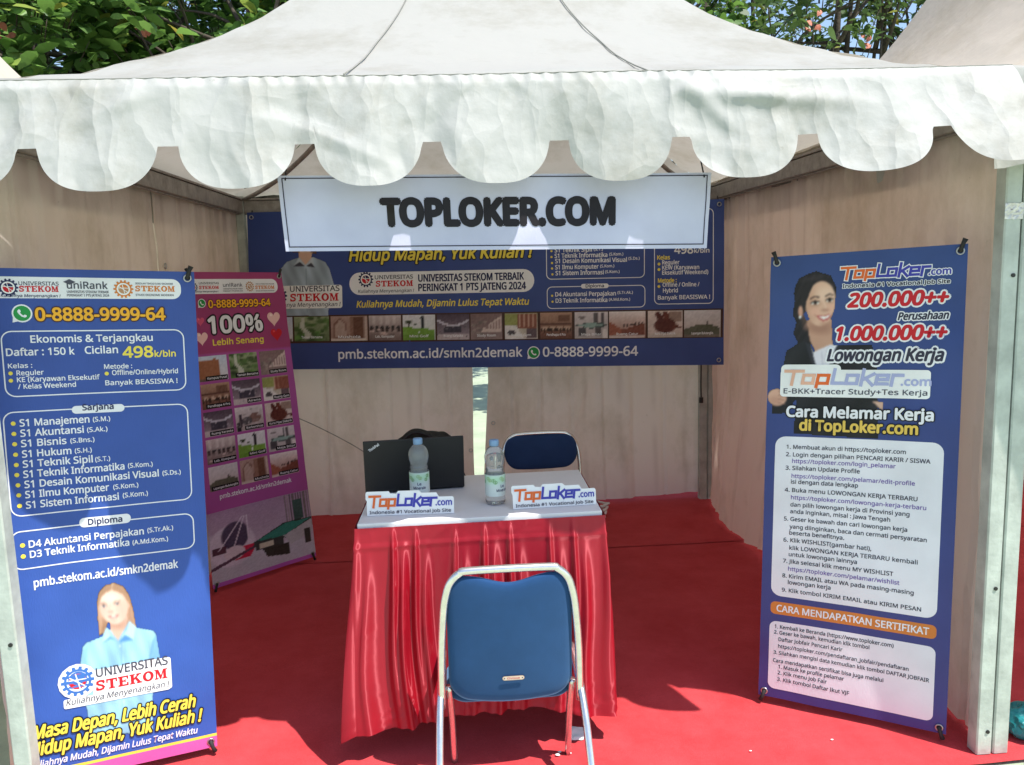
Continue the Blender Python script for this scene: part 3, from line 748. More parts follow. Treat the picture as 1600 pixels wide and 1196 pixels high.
def play(sh, items):
    for it in items:
        k = it[0]
        if k == 'T': sh.text(it[1], it[2], it[3], it[4], it[5], it[6], it[7]) if it[1] != 'TL' else sh.logo('', it[2], it[3], it[4], it[5], it[6], it[7])
        elif k == 'R': sh.rect(it[1], it[2], it[3], it[4], it[5], it[7], it[8])
        elif k == 'F': sh.frame(max(it[1], .012), it[2], it[3], it[4], it[5], it[6], it[7], it[8])
        elif k == 'D': sh.disc(it[1], it[2], it[3], it[4], it[5])
        elif k == 'GEAR': sh.gear(it[1], it[2], it[3], it[4], it[5])
        elif k == 'WA': sh.wa(it[1], it[2], it[3], it[5])
        elif k == 'HEART': sh.heart(it[1], it[2], it[3], it[4], it[5])
        elif k == 'CAP': sh.poly([(it[1] - it[3], it[2]), (it[1], it[2] + it[3] * .5), (it[1] + it[3], it[2]), (it[1], it[2] - it[3] * .5)], it[4], it[5])
        elif k == 'PH':
            u0, v0, u1, v1, kind = it[1], it[2], it[3], it[4], it[7]
            u1 = min(u1, sh.W); u0 = max(u0, 0.0)
            n = 40 if kind == 'pool' else 22
            seed = int(u0 * 1000 + v0 * 77)
            sh.raster(u0, v0, u1, v1, n * 2 if kind == 'pool' else n, n * 2 if kind == 'pool' else 16, lambda U, V: thumb(kind, (U - u0) / (u1 - u0), (V - v0) / (v1 - v0), seed), it[8])
        elif k == 'GRID':
            u0, v0, u1, v1 = it[1:5]
            kinds = [['build', 'garden', 'walk'], ['hall', 'stage', 'gym'], ['stage', 'barber', 'chair'], ['lab', 'golf', 'room'], ['field', 'door', 'chess']]
            nm = [['Kampus Pusat', 'Taman Bersama', 'Study Room'], ['Pendhapa 4 Pro', 'Asrama', 'Ruang Gym'], ['Ruang Karaoke', 'Barbershop', 'Kursi Pijat Elektrik'], ['Lab. Komputer', 'Mini Golf', 'Meja Biliar'], ['Lapangan Bulutangkis', 'Mushola', 'Ruang Catur']]
            cw = (u1 - u0) / 3; ch = (v1 - v0) / 5
            for i in range(5):
                for j in range(3):
                    a = u0 + j * cw; b = v1 - (i + 1) * ch; w = cw * .92; h = ch * .90
                    kk = kinds[i][j]; sd = i * 10 + j
                    sh.raster(a, b, a + w, b + h, 20, 15, lambda U, V: thumb(kk, (U - a) / w, (V - b) / h, sd), 1)
                    lw = w * min(.95, .25 + .045 * len(nm[i][j]))
                    sh.rect(a + w - lw, b + h * .02, a + w * .99, b + h * .2, .004, 'dark', 2)
                    sh.text(nm[i][j], a + w - lw * .93, a + w * .96, b + h * .07, h * .085, 'white', 3)
        elif k in ('dark', 'blonde5', 'shirt'):
            M = np.array(it[1]); fn = {'dark': darkwoman, 'blonde5': blonde, 'shirt': shirt}[k]
            def pf(U, V, M=M, fn=fn, k=k):
                X = M[0][0] * U + M[1][0] * V + M[2][0]; Y = M[0][1] * U + M[1][1] * V + M[2][1]
                if k == 'blonde5': X = (X / 2.876 - 120) * 5.44; Y = (Y / 2.876 + 780 - 890) * 5.44
                return fn(X, Y)
            u0, v0, u1, v1 = it[2:6]
            sh.raster(max(u0, 0.001), max(v0, 0.001), min(u1, sh.W), min(v1, sh.H), 130, 170, pf, 2.8 if k != 'dark' else .9)
        elif k == 'STRIPE':
            sh.rect(0, .0, sh.W, it[1], .0001, 'yellow', 4); sh.rect(0, 0, sh.W, it[2], .0001, (.75, .12, .42), 5)

def quad_fn(BL, BR, TR, TL, W, H, disp):
    BL, BR, TR, TL = map(Vector, (BL, BR, TR, TL))
    N = ((BR - BL).cross(TL - BL)).normalized()
    def f(u, v):
        a = u / W; b = v / H
        p = (BL * (1 - a) + BR * a) * (1 - b) + (TL * (1 - a) + TR * a) * b
        return p + N * disp(a, b), N
    return f, N

RIGHT = [
 ('dark', [[1706.615, -10.577], [53.2, -1588.005], [75.263, 2556.059]], -0.0198, 0.9389, 0.3607, 1.506),
 ('T', 'TL', 0.2194, 0.5368, 1.464, 0.0393, 'logo', 4),
 ('T', 'Indonesia #1 Vocational Job Site', 0.2271, 0.5368, 1.4364, 0.0119, 'ink_o', 6),
 ('T', '200.000++', 0.2423, 0.5381, 1.3749, 0.0418, 'red_oi', 4),
 ('T', 'Perusahaan', 0.3934, 0.5384, 1.3295, 0.0224, 'ink_oi', 4),
 ('T', '1.000.000++', 0.2052, 0.5381, 1.2685, 0.0421, 'red_oi', 4),
 ('T', 'Lowongan Kerja', 0.1857, 0.5307, 1.2016, 0.0375, 'ink_oi', 5),
 ('R', 0.0418, 1.0815, 0.4941, 1.1724, 0.0113, 0.0, 'card', 6),
 ('R', 0.043, 1.1118, 0.231, 1.1899, 0.0149, 0.0, 'card', 6.1),
 ('T', 'TL', 0.0519, 0.4955, 1.1233, 0.0494, 'logo_pale', 8),
 ('T', 'E-BKK+Tracer Study+Tes Kerja', 0.0527, 0.4865, 1.0925, 0.0167, 'grey', 8),
 ('T', 'Cara Melamar Kerja', 0.0637, 0.5073, 1.0144, 0.0347, 'white_s', 8),
 ('T', 'di TopLoker.com', 0.1066, 0.4649, 0.9687, 0.0348, 'gold_s', 8),
 ('R', 0.0319, 0.377, 0.5396, 0.9449, 0.0331, 0.0, 'lilac', 1),
 ('T', '1. Membuat akun di https://toploker.com', 0.0684, 0.4325, 0.9033, 0.0134, 'ink', 3),
 ('T', '2. Login dengan pilihan PENCARI KARIR / SISWA', 0.0673, 0.5034, 0.8773, 0.0134, 'ink', 3),
 ('T', 'https://toploker.com/login_pelamar', 0.0877, 0.4047, 0.8548, 0.0135, 'link', 3),
 ('T', '3. Silahkan Update Profile', 0.0677, 0.2991, 0.8304, 0.0137, 'ink', 3),
 ('T', 'https://toploker.com/pelamar/edit-profile', 0.0873, 0.4622, 0.8031, 0.0134, 'link', 3),
 ('T', 'isi dengan data lengkap', 0.0861, 0.2955, 0.7829, 0.0137, 'ink', 3),
 ('T', '4. Buka menu LOWONGAN KERJA TERBARU', 0.067, 0.4713, 0.7537, 0.0135, 'ink', 3),
 ('T', 'https://toploker.com/lowongan-kerja-terbaru', 0.0877, 0.4971, 0.7279, 0.0134, 'link', 3),
 ('T', 'dan pilih lowongan kerja di Provinsi yang', 0.0865, 0.4505, 0.7027, 0.0135, 'ink', 3),
 ('T', 'anda inginkan, misal : Jawa Tengah', 0.0863, 0.3952, 0.6788, 0.0136, 'ink', 3),
 ('T', '5. Geser ke bawah dan cari lowongan kerja', 0.0672, 0.4458, 0.6516, 0.0136, 'ink', 3),
 ('T', 'yang diinginkan, baca dan cermati persyaratan', 0.086, 0.5026, 0.625, 0.0135, 'ink', 3),
 ('T', 'beserta benefitnya.', 0.0858, 0.2595, 0.6027, 0.0138, 'ink', 3),
 ('T', '6. Klik WISHLIST(gambar hati),', 0.0675, 0.343, 0.5762, 0.0138, 'ink', 3),
 ('T', 'klik LOWONGAN KERJA TERBARU kembali', 0.0872, 0.4796, 0.5494, 0.0136, 'ink', 3),
 ('T', 'untuk lowongan lainnya', 0.0861, 0.3016, 0.5261, 0.0138, 'ink', 3),
 ('T', '7. Jika selesai klik menu MY WISHLIST', 0.0678, 0.4107, 0.5007, 0.0137, 'ink', 3),
 ('T', 'https://toploker.com/pelamar/wishlist', 0.0857, 0.4299, 0.4739, 0.0137, 'link', 3),
 ('T', '8. Kirim EMAIL atau WA pada masing-masing', 0.0674, 0.472, 0.4476, 0.0137, 'ink', 3),
 ('T', 'lowongan kerja', 0.0862, 0.2234, 0.4251, 0.014, 'ink', 3),
 ('T', '9. Klik tombol KIRIM EMAIL atau KIRIM PESAN', 0.067, 0.495, 0.3956, 0.0136, 'ink', 3),
 ('R', 0.0321, 0.3101, 0.541, 0.3558, 0.0159, 0.0, 'orange', 1),
 ('T', 'CARA MENDAPATKAN SERTIFIKAT', 0.0517, 0.5204, 0.3213, 0.0234, 'white', 3),
 ('R', 0.0308, 0.034, 0.541, 0.2842, 0.0224, 0.0, 'lilac', 1),
 ('T', '1. Kembali ke Beranda (https://www.toploker.com)', 0.0477, 0.4202, 0.2591, 0.0129, 'ink', 3),
 ('T', '2. Geser ke bawah, kemudian klik tombol', 0.0465, 0.3486, 0.2382, 0.013, 'ink', 3),
 ('T', 'Daftar Jobfair Pencari Karir', 0.0617, 0.2669, 0.2137, 0.0131, 'ink', 3),
 ('T', 'https://toploker.com/pendaftaran_jobfair/pendaftaran', 0.0615, 0.4666, 0.1885, 0.0128, 'ink', 3),
 ('T', '3. Silahkan mengisi data kemudian klik tombol DAFTAR JOBFAIR', 0.0466, 0.5262, 0.1637, 0.0128, 'ink', 3),
 ('T', 'Cara mendapatkan sertifikat bisa juga melalui', 0.0456, 0.3942, 0.1335, 0.013, 'ink', 3),
 ('T', '1. Masuk ke profile pelamar', 0.0637, 0.2756, 0.1123, 0.0131, 'ink', 3),
 ('T', '2. Klik menu Job Fair', 0.0624, 0.2222, 0.0899, 0.0132, 'ink', 3),
 ('T', '3. Klik tombol Daftar Ikut VJF', 0.0612, 0.2931, 0.0653, 0.0131, 'ink', 3)]
LEFT = [
 ('R', 0.0212, 1.4752, 0.5299, 1.5364, 0.025, 0.0, 'white', 1),
 ('GEAR', 0.0748, 1.505, 0.0255, 'navy', 3),
 ('T', 'UNIVERSITAS', 0.1011, 0.2022, 1.5125, 0.0104, 'grey', 3),
 ('T', 'STEKOM', 0.1015, 0.201, 1.4938, 0.0166, 'slab_red', 3),
 ('T', 'Kuliahnya Menyenangkan !', 0.0551, 0.2044, 1.4785, 0.008, 'navy_i', 3),
 ('T', 'uniRank', 0.2222, 0.3293, 1.5042, 0.0201, 'grey', 3),
 ('T', 'UNIVERSITAS STEKOM TERBAIK', 0.2215, 0.3314, 1.4916, 0.0069, 'grey', 3),
 ('T', 'PERINGKAT 1 PTS JATENG 2024', 0.2209, 0.332, 1.4813, 0.0069, 'grey', 3),
 ('CAP', 0.2299, 1.5233, 0.0162, 'grey', 4),
 ('GEAR', 0.3711, 1.5044, 0.0269, 'orange', 3),
 ('T', 'SEKOLAH TINGGI ILMU EKONOMI', 0.4038, 0.508, 1.5191, 0.0052, 'grey', 3),
 ('T', 'STEKOM', 0.4027, 0.513, 1.498, 0.0169, 'slab_or', 3),
 ('T', 'STUDI EKONOMI MODERN', 0.4031, 0.5087, 1.4843, 0.0059, 'grey', 3),
 ('WA', 0.104, 1.4322, 0.0258, 'green', 3),
 ('T', '0-8888-9999-64', 0.1358, 0.4827, 1.4117, 0.0357, 'amber_o', 4),
 ('F', 0.0452, 1.1917, 0.5318, 1.3826, 0.0282, 0.0034, 'white', 2),
 ('T', 'Ekonomis & Terjangkau', 0.1188, 0.4433, 1.3478, 0.0204, 'white', 3),
 ('T', 'Daftar : 150 k', 0.0556, 0.2297, 1.3113, 0.0206, 'white', 3),
 ('T', 'Cicilan', 0.2564, 0.3457, 1.3125, 0.0212, 'white', 3),
 ('T', '498', 0.3571, 0.4427, 1.2984, 0.0327, 'yellow', 3),
 ('T', 'k/bln', 0.4451, 0.5057, 1.2984, 0.0186, 'yellow', 3),
 ('T', 'Kelas :', 0.0576, 0.1184, 1.2758, 0.013, 'white', 3),
 ('T', 'Reguler', 0.077, 0.1461, 1.2545, 0.0137, 'white', 3),
 ('T', 'KE (Karyawan Eksekutif', 0.0768, 0.2915, 1.2349, 0.0139, 'white', 3),
 ('T', '/ Kelas Weekend', 0.0777, 0.2268, 1.215, 0.0138, 'white', 3),
 ('T', 'Metode :', 0.3046, 0.3816, 1.2654, 0.0136, 'white', 3),
 ('T', 'Offline/Online/Hybrid', 0.3248, 0.5093, 1.2459, 0.0145, 'white', 3),
 ('T', 'Banyak BEASISWA !', 0.3047, 0.5067, 1.2157, 0.0145, 'white', 3),
 ('D', 0.0628, 1.2609, 0.0056, 'yellow', 3),
 ('D', 0.062, 1.2399, 0.0056, 'yellow', 3),
 ('D', 0.3107, 1.251, 0.0058, 'yellow', 3),
 ('F', 0.0325, 0.8397, 0.5323, 1.1496, 0.0286, 0.0034, 'white', 2),
 ('R', 0.2104, 1.1336, 0.3531, 1.157, 0.0136, 0.0, 'white', 2.5),
 ('T', 'Sarjana', 0.2383, 0.3237, 1.143, 0.0175, 'navy', 4),
 ('T', 'S1 Manajemen', 0.074, 0.2558, 1.1056, 0.0204, 'white', 3),
 ('T', '(S.M.)', 0.2645, 0.3119, 1.1074, 0.0137, 'white', 3),
 ('D', 0.0582, 1.1152, 0.0062, 'yellow', 3),
 ('T', 'S1 Akuntansi', 0.0736, 0.2388, 1.0755, 0.0204, 'white', 3),
 ('T', '(S.Ak.)', 0.2469, 0.3027, 1.0766, 0.0137, 'white', 3),
 ('D', 0.0579, 1.0851, 0.0063, 'yellow', 3),
 ('T', 'S1 Bisnis', 0.0733, 0.1907, 1.0453, 0.0203, 'white', 3),
 ('T', '(S.Bns.)', 0.2004, 0.2655, 1.047, 0.0136, 'white', 3),
 ('D', 0.0575, 1.055, 0.0063, 'yellow', 3),
 ('T', 'S1 Hukum', 0.0735, 0.2017, 1.0142, 0.0204, 'white', 3),
 ('T', '(S.H.)', 0.2103, 0.2563, 1.0158, 0.0136, 'white', 3),
 ('D', 0.0577, 1.0242, 0.0063, 'yellow', 3),
 ('T', 'S1 Teknik Sipil', 0.0732, 0.2574, 0.9843, 0.0206, 'white', 3),
 ('T', '(S.T.)', 0.2633, 0.3046, 0.9853, 0.0138, 'white', 3),
 ('D', 0.0573, 0.9939, 0.0063, 'yellow', 3),
 ('T', 'S1 Teknik Informatika', 0.0724, 0.3426, 0.954, 0.0208, 'white', 3),
 ('T', '(S.Kom.)', 0.3518, 0.4222, 0.9574, 0.0141, 'white', 3),
 ('D', 0.0565, 0.9643, 0.0063, 'yellow', 3),
 ('T', 'S1 Desain Komunikasi Visual', 0.0731, 0.4382, 0.9235, 0.021, 'white', 3),
 ('T', '(S.Ds.)', 0.4482, 0.5019, 0.9256, 0.0143, 'white', 3),
 ('D', 0.0572, 0.9337, 0.0063, 'yellow', 3),
 ('T', 'S1 Ilmu Komputer', 0.0728, 0.2966, 0.8932, 0.0208, 'white', 3),
 ('T', '(S.Kom.)', 0.3073, 0.3781, 0.8953, 0.014, 'white', 3),
 ('D', 0.0569, 0.9038, 0.0063, 'yellow', 3),
 ('T', 'S1 Sistem Informasi', 0.0724, 0.3218, 0.8619, 0.0209, 'white', 3),
 ('T', '(S.Kom.)', 0.3321, 0.4037, 0.8664, 0.0141, 'white', 3),
 ('D', 0.0565, 0.872, 0.0064, 'yellow', 3),
 ('F', 0.0259, 0.6803, 0.5328, 0.7967, 0.0272, 0.0036, 'white', 2),
 ('R', 0.2084, 0.7858, 0.351, 0.8152, 0.0133, 0.0, 'white', 2.5),
 ('T', 'Diploma', 0.2314, 0.3272, 0.792, 0.018, 'navy', 4),
 ('T', 'D4 Akuntansi Perpajakan', 0.0713, 0.3856, 0.7444, 0.0207, 'white', 3),
 ('T', '(S.Tr.Ak.)', 0.3954, 0.4707, 0.7481, 0.0143, 'white', 3),
 ('T', 'D3 Teknik Informatika', 0.0721, 0.3422, 0.7135, 0.0206, 'white', 3),
 ('T', '(A.Md.Kom.)', 0.351, 0.4541, 0.7144, 0.0143, 'white', 3),
 ('D', 0.0556, 0.7536, 0.0067, 'yellow', 3),
 ('D', 0.0552, 0.7206, 0.0067, 'yellow', 3),
 ('T', 'pmb.stekom.ac.id/smkn2demak', 0.0759, 0.4791, 0.6231, 0.0252, 'white', 3),
 ('blonde5', [[1609.881, -280.44], [-86.949, -1376.477], [84.531, 1289.048]], 0.1619, 0.0812, 0.429, 0.6237),
 ('R', 0.2128, 0.2299, 0.4414, 0.3339, 0.0077, 0.0, 'card', 6),
 ('R', 0.129, 0.2273, 0.435, 0.2567, 0.0063, 0.0, 'card', 6.1),
 ('D', 0.1719, 0.3078, 0.0551, 'card', 6.2),
 ('GEAR', 0.1719, 0.3078, 0.0466, 'blue', 7),
 ('T', 'UNIVERSITAS', 0.2235, 0.4326, 0.3105, 0.0276, 'grey', 7),
 ('T', 'STEKOM', 0.221, 0.4298, 0.2667, 0.032, 'slab_red', 7),
 ('T', 'Kuliahnya Menyenangkan !', 0.1356, 0.4335, 0.2373, 0.0181, 'grey_i', 7),
 ('T', 'Masa Depan, Lebih Cerah', 0.0375, 0.5129, 0.1528, 0.0406, 'yel_oi', 8),
 ('T', 'Hidup Mapan, Yuk Kuliah !', 0.0256, 0.5288, 0.0999, 0.0408, 'yel_oi', 8),
 ('T', 'Kuliahnya Mudah, Dijamin Lulus Tepat Waktu', 0.0234, 0.5119, 0.0614, 0.0204, 'white_i', 8),
 ('STRIPE', 0.046, 0.037)]
PINK = [
 ('R', -0.0077, 1.4451, 0.533, 1.5161, 0.0334, 0.0, 'white', 1),
 ('GEAR', 0.0412, 1.4781, 0.0225, 'navy', 3),
 ('T', 'UNIVERSITAS', 0.0718, 0.1811, 1.4915, 0.0097, 'grey', 3),
 ('T', 'STEKOM', 0.0698, 0.1786, 1.4687, 0.015, 'slab_red', 3),
 ('T', 'Kuliahnya Menyenangkan !', 0.0322, 0.1769, 1.4532, 0.007, 'navy_i', 3),
 ('T', 'uniRank', 0.2023, 0.3161, 1.4784, 0.0181, 'grey', 3),
 ('T', 'UNIVERSITAS STEKOM TERBAIK', 0.2029, 0.3173, 1.4649, 0.0063, 'grey', 3),
 ('T', 'PERINGKAT 1 PTS JATENG 2024', 0.2017, 0.3161, 1.4541, 0.0063, 'grey', 3),
 ('GEAR', 0.3602, 1.4786, 0.0258, 'tan', 3),
 ('T', 'STEKOM', 0.3925, 0.5115, 1.4655, 0.0169, 'slab_or', 3),
 ('T', 'SEKOLAH TINGGI ILMU EKONOMI', 0.3972, 0.5124, 1.4882, 0.0056, 'grey', 3),
 ('T', 'STUDI EKONOMI MODERN', 0.3951, 0.5076, 1.4529, 0.0056, 'grey', 3),
 ('WA', 0.0771, 1.4009, 0.0216, 'green', 3),
 ('T', '0-8888-9999-64', 0.1114, 0.4762, 1.3781, 0.036, 'amber_o', 4),
 ('T', '100%', 0.0994, 0.4159, 1.2551, 0.0793, 'white_s', 4),
 ('T', 'Lebih Senang', 0.1198, 0.4101, 1.1952, 0.0279, 'yellow', 3),
 ('HEART', 0.4876, 1.3126, 0.0388, 'pale', 2),
 ('HEART', 0.494, 1.2299, 0.0347, 'red', 2),
 ('HEART', 0.062, 1.3158, 0.0221, 'rose', 2),
 ('HEART', 0.0628, 1.2346, 0.0336, 'pale', 2),
 ('GRID', 0.0304, 0.4822, 0.5449, 1.1594, 0.0, 0.0, '', 1),
 ('T', 'pmb.stekom.ac.id/smkn2demak', 0.0762, 0.4794, 0.4388, 0.022, 'white', 4),
 ('PH', -0.0021, 0.0214, 0.5779, 0.3771, 0.0, 0.0, 'pool', 1)]
BACK = [
 ('shirt', [[832.134, -18.672], [-9.68, -877.948], [-114.378, 1129.459]], 0.1652, 0.3281, 0.6644, 0.9079),
 ('T', 'Hidup Mapan, Yuk Kuliah !', 0.6765, 1.8719, 0.6822, 0.0697, 'yel_oi', 4),
 ('T', 'Masa Depan, Lebih Cerah', 0.6775, 1.786, 0.7732, 0.0697, 'yel_oi', 4),
 ('R', 0.675, 0.4694, 1.88, 0.6101, 0.0704, 0.0, 'white', 1),
 ('GEAR', 0.7859, 0.5663, 0.0499, 'navy', 3),
 ('T', 'UNIVERSITAS', 0.8454, 1.0962, 0.5664, 0.0237, 'grey', 3),
 ('T', 'STEKOM', 0.8508, 1.0958, 0.5195, 0.0362, 'slab_red', 3),
 ('T', 'Kuliahnya Menyenangkan !', 0.7315, 1.1013, 0.4827, 0.0192, 'grey_i', 3),
 ('T', 'UNIVERSITAS STEKOM TERBAIK', 1.1291, 1.8155, 0.5465, 0.0426, 'navy', 3),
 ('T', 'PERINGKAT 1 PTS JATENG 2024', 1.1285, 1.8278, 0.4874, 0.0427, 'navy', 3),
 ('T', 'Kuliahnya Mudah, Dijamin Lulus Tepat Waktu', 0.7186, 1.8466, 0.3905, 0.0405, 'yel_i', 3),
 ('R', -0.013, 0.1683, 3.0552, 0.3468, 0.0, 0.0, 'brown', 1),
 ('PH', 0.049, 0.1818, 0.2852, 0.3374, 0.0, 0.0, 'build', 2),
 ('T', 'Kampus Pusat', 0.0956, 0.2373, 0.2002, 0.0149, 'white', 4),
 ('PH', 0.2972, 0.181, 0.5318, 0.3375, 0.0, 0.0, 'garden', 2),
 ('T', 'Taman Bersama', 0.3436, 0.4843, 0.1993, 0.0148, 'white', 4),
 ('PH', 0.5438, 0.1802, 0.7886, 0.3376, 0.0, 0.0, 'door', 2),
 ('T', 'Mushola', 0.5922, 0.7391, 0.1984, 0.0148, 'white', 4),
 ('PH', 0.7982, 0.1794, 1.0117, 0.3376, 0.0, 0.0, 'lab', 2),
 ('T', 'Lab. Komputer', 0.8404, 0.9685, 0.1975, 0.0147, 'white', 4),
 ('PH', 1.0236, 0.1786, 1.2358, 0.3377, 0.0, 0.0, 'golf', 2),
 ('T', 'Mini Golf', 1.0655, 1.1929, 0.1967, 0.0147, 'white', 4),
 ('PH', 1.2476, 0.1779, 1.4585, 0.3377, 0.0, 0.0, 'stage', 2),
 ('T', 'Ruang Karaoke', 1.2893, 1.4158, 0.1959, 0.0146, 'white', 4),
 ('PH', 1.4666, 0.1772, 1.6704, 0.3378, 0.0, 0.0, 'walk', 2),
 ('T', 'Study Room', 1.507, 1.6293, 0.1951, 0.0146, 'white', 4),
 ('PH', 1.6878, 0.1764, 1.8977, 0.3378, 0.0, 0.0, 'gym', 2),
 ('T', 'Ruang Gym', 1.7294, 1.8553, 0.1943, 0.0146, 'white', 4),
 ('PH', 1.915, 0.1757, 2.1162, 0.3379, 0.0, 0.0, 'hall', 2),
 ('T', 'Pendhapa 4 Pro', 1.9549, 2.0756, 0.1935, 0.0145, 'white', 4),
 ('PH', 2.1334, 0.1749, 2.3425, 0.338, 0.0, 0.0, 'room', 2),
 ('T', 'Meja Biliar', 2.1749, 2.3004, 0.1927, 0.0145, 'white', 4),
 ('PH', 2.3505, 0.1742, 2.5775, 0.338, 0.0, 0.0, 'chess', 2),
 ('T', 'Ruang Catur', 2.3956, 2.5319, 0.1919, 0.0144, 'white', 4),
 ('PH', 2.5922, 0.1734, 2.8065, 0.3381, 0.0, 0.0, 'chair', 2),
 ('T', 'Kursi Pijat Elektrik', 2.6349, 2.7635, 0.1911, 0.0144, 'white', 4),
 ('PH', 2.8166, 0.1726, 3.0407, 0.3381, 0.0, 0.0, 'field', 2),
 ('T', 'Lapangan Bulutangkis', 2.8613, 2.9957, 0.1902, 0.0143, 'white', 4),
 ('T', 'pmb.stekom.ac.id/smkn2demak', 0.5896, 1.798, 0.0658, 0.0565, 'white', 3),
 ('WA', 1.8699, 0.089, 0.0403, 'green', 3),
 ('T', '0-8888-9999-64', 1.9285, 2.5312, 0.0638, 0.0579, 'white', 3),
 ('R', 0.1668, 0.3901, 0.6268, 0.5363, 0.0168, 0.0, 'card', 6),
 ('T', 'UNIVERSITAS', 0.276, 0.6099, 0.4982, 0.0342, 'grey', 7),
 ('T', 'STEKOM', 0.2753, 0.6032, 0.4367, 0.0479, 'slab_red', 7),
 ('T', 'Kuliahnya Menyenangkan !', 0.1419, 0.6148, 0.4025, 0.0251, 'grey_i', 7),
 ('GEAR', 0.1971, 0.4733, 0.0594, 'navy', 7),
 ('F', 1.9566, 0.5418, 2.5735, 0.9963, 0.0319, 0.0046, 'white', 2),
 ('T', 'S1 Teknik Informatika', 2.01, 2.3416, 0.6731, 0.0255, 'white', 3),
 ('T', '(S.Kom.)', 2.353, 2.4405, 0.6803, 0.0166, 'white', 3),
 ('D', 1.9905, 0.6795, 0.0067, 'yellow', 3),
 ('T', 'S1 Desain Komunikasi Visual', 2.0132, 2.463, 0.6411, 0.0255, 'white', 3),
 ('T', '(S.Ds.)', 2.4721, 2.5423, 0.6523, 0.0166, 'white', 3),
 ('D', 1.9937, 0.6427, 0.0067, 'yellow', 3),
 ('T', 'S1 Ilmu Komputer', 2.0129, 2.2865, 0.6037, 0.0256, 'white', 3),
 ('T', '(S.Kom.)', 2.2956, 2.3844, 0.6095, 0.0166, 'white', 3),
 ('D', 1.9935, 0.6093, 0.0067, 'yellow', 3),
 ('T', 'S1 Sistem Informasi', 2.015, 2.3182, 0.5677, 0.0256, 'white', 3),
 ('T', '(S.Kom.)', 2.3262, 2.4172, 0.5745, 0.0166, 'white', 3),
 ('D', 1.9955, 0.5736, 0.0067, 'yellow', 3),
 ('T', 'D4 Akuntansi Perpajakan', 2.0118, 2.3937, 0.4375, 0.0256, 'white', 3),
 ('T', '(S.Tr.Ak.)', 2.4028, 2.4993, 0.446, 0.0166, 'white', 3),
 ('D', 1.9923, 0.4421, 0.0067, 'yellow', 3),
 ('T', 'D3 Teknik Informatika', 2.0138, 2.34, 0.3985, 0.0256, 'white', 3),
 ('T', '(A.Md.Kom.)', 2.3491, 2.4821, 0.4046, 0.0166, 'white', 3),
 ('D', 1.9943, 0.4053, 0.0067, 'yellow', 3),
 ('T', 'S1 Teknik Sipil', 2.0102, 2.245, 0.7075, 0.0256, 'white', 3),
 ('T', '(S.T.)', 2.2564, 2.3134, 0.7117, 0.0166, 'white', 3),
 ('D', 1.9908, 0.7151, 0.0067, 'yellow', 3),
 ('F', 1.9588, 0.3612, 2.5768, 0.4984, 0.032, 0.0046, 'white', 2),
 ('R', 2.175, 0.483, 2.3485, 0.5113, 0.0148, 0.0, 'white', 2.5),
 ('T', 'Diploma', 2.2036, 2.32, 0.4891, 0.0189, 'navy', 4),
 ('F', 2.6316, 0.3767, 2.9966, 0.9484, 0.0314, 0.0045, 'white', 2),
 ('T', '498', 2.7546, 2.8725, 0.6829, 0.0495, 'white', 3),
 ('T', 'k/bln', 2.8781, 2.9709, 0.6853, 0.0264, 'white', 3),
 ('T', 'Kelas', 2.6508, 2.7297, 0.6499, 0.0243, 'yellow', 3),
 ('T', 'Reguler', 2.6811, 2.788, 0.6192, 0.0242, 'white', 3),
 ('T', 'KEW (Karyawan', 2.6809, 2.909, 0.5881, 0.0242, 'white', 3),
 ('T', 'Eksekutif Weekend)', 2.6807, 2.9637, 0.5578, 0.0242, 'white', 3),
 ('T', 'Metode :', 2.6546, 2.7706, 0.5105, 0.0243, 'yellow', 3),
 ('T', 'Offline / Online /', 2.6837, 2.9108, 0.4839, 0.0242, 'white', 3),
 ('T', 'Hybrid', 2.6858, 2.7782, 0.4494, 0.0243, 'white', 3),
 ('T', 'Banyak BEASISWA !', 2.654, 2.9754, 0.407, 0.0242, 'white', 3),
 ('D', 2.6619, 0.6224, 0.0088, 'yellow', 3),
 ('D', 2.6617, 0.5893, 0.0088, 'yellow', 3),
 ('D', 2.6612, 0.4867, 0.0088, 'yellow', 3)]
SIGN = [
 ('T', 'TOPLOKER.COM', 0.2612, 0.9023, 0.0669, 0.0646, 'heavy', 3)]

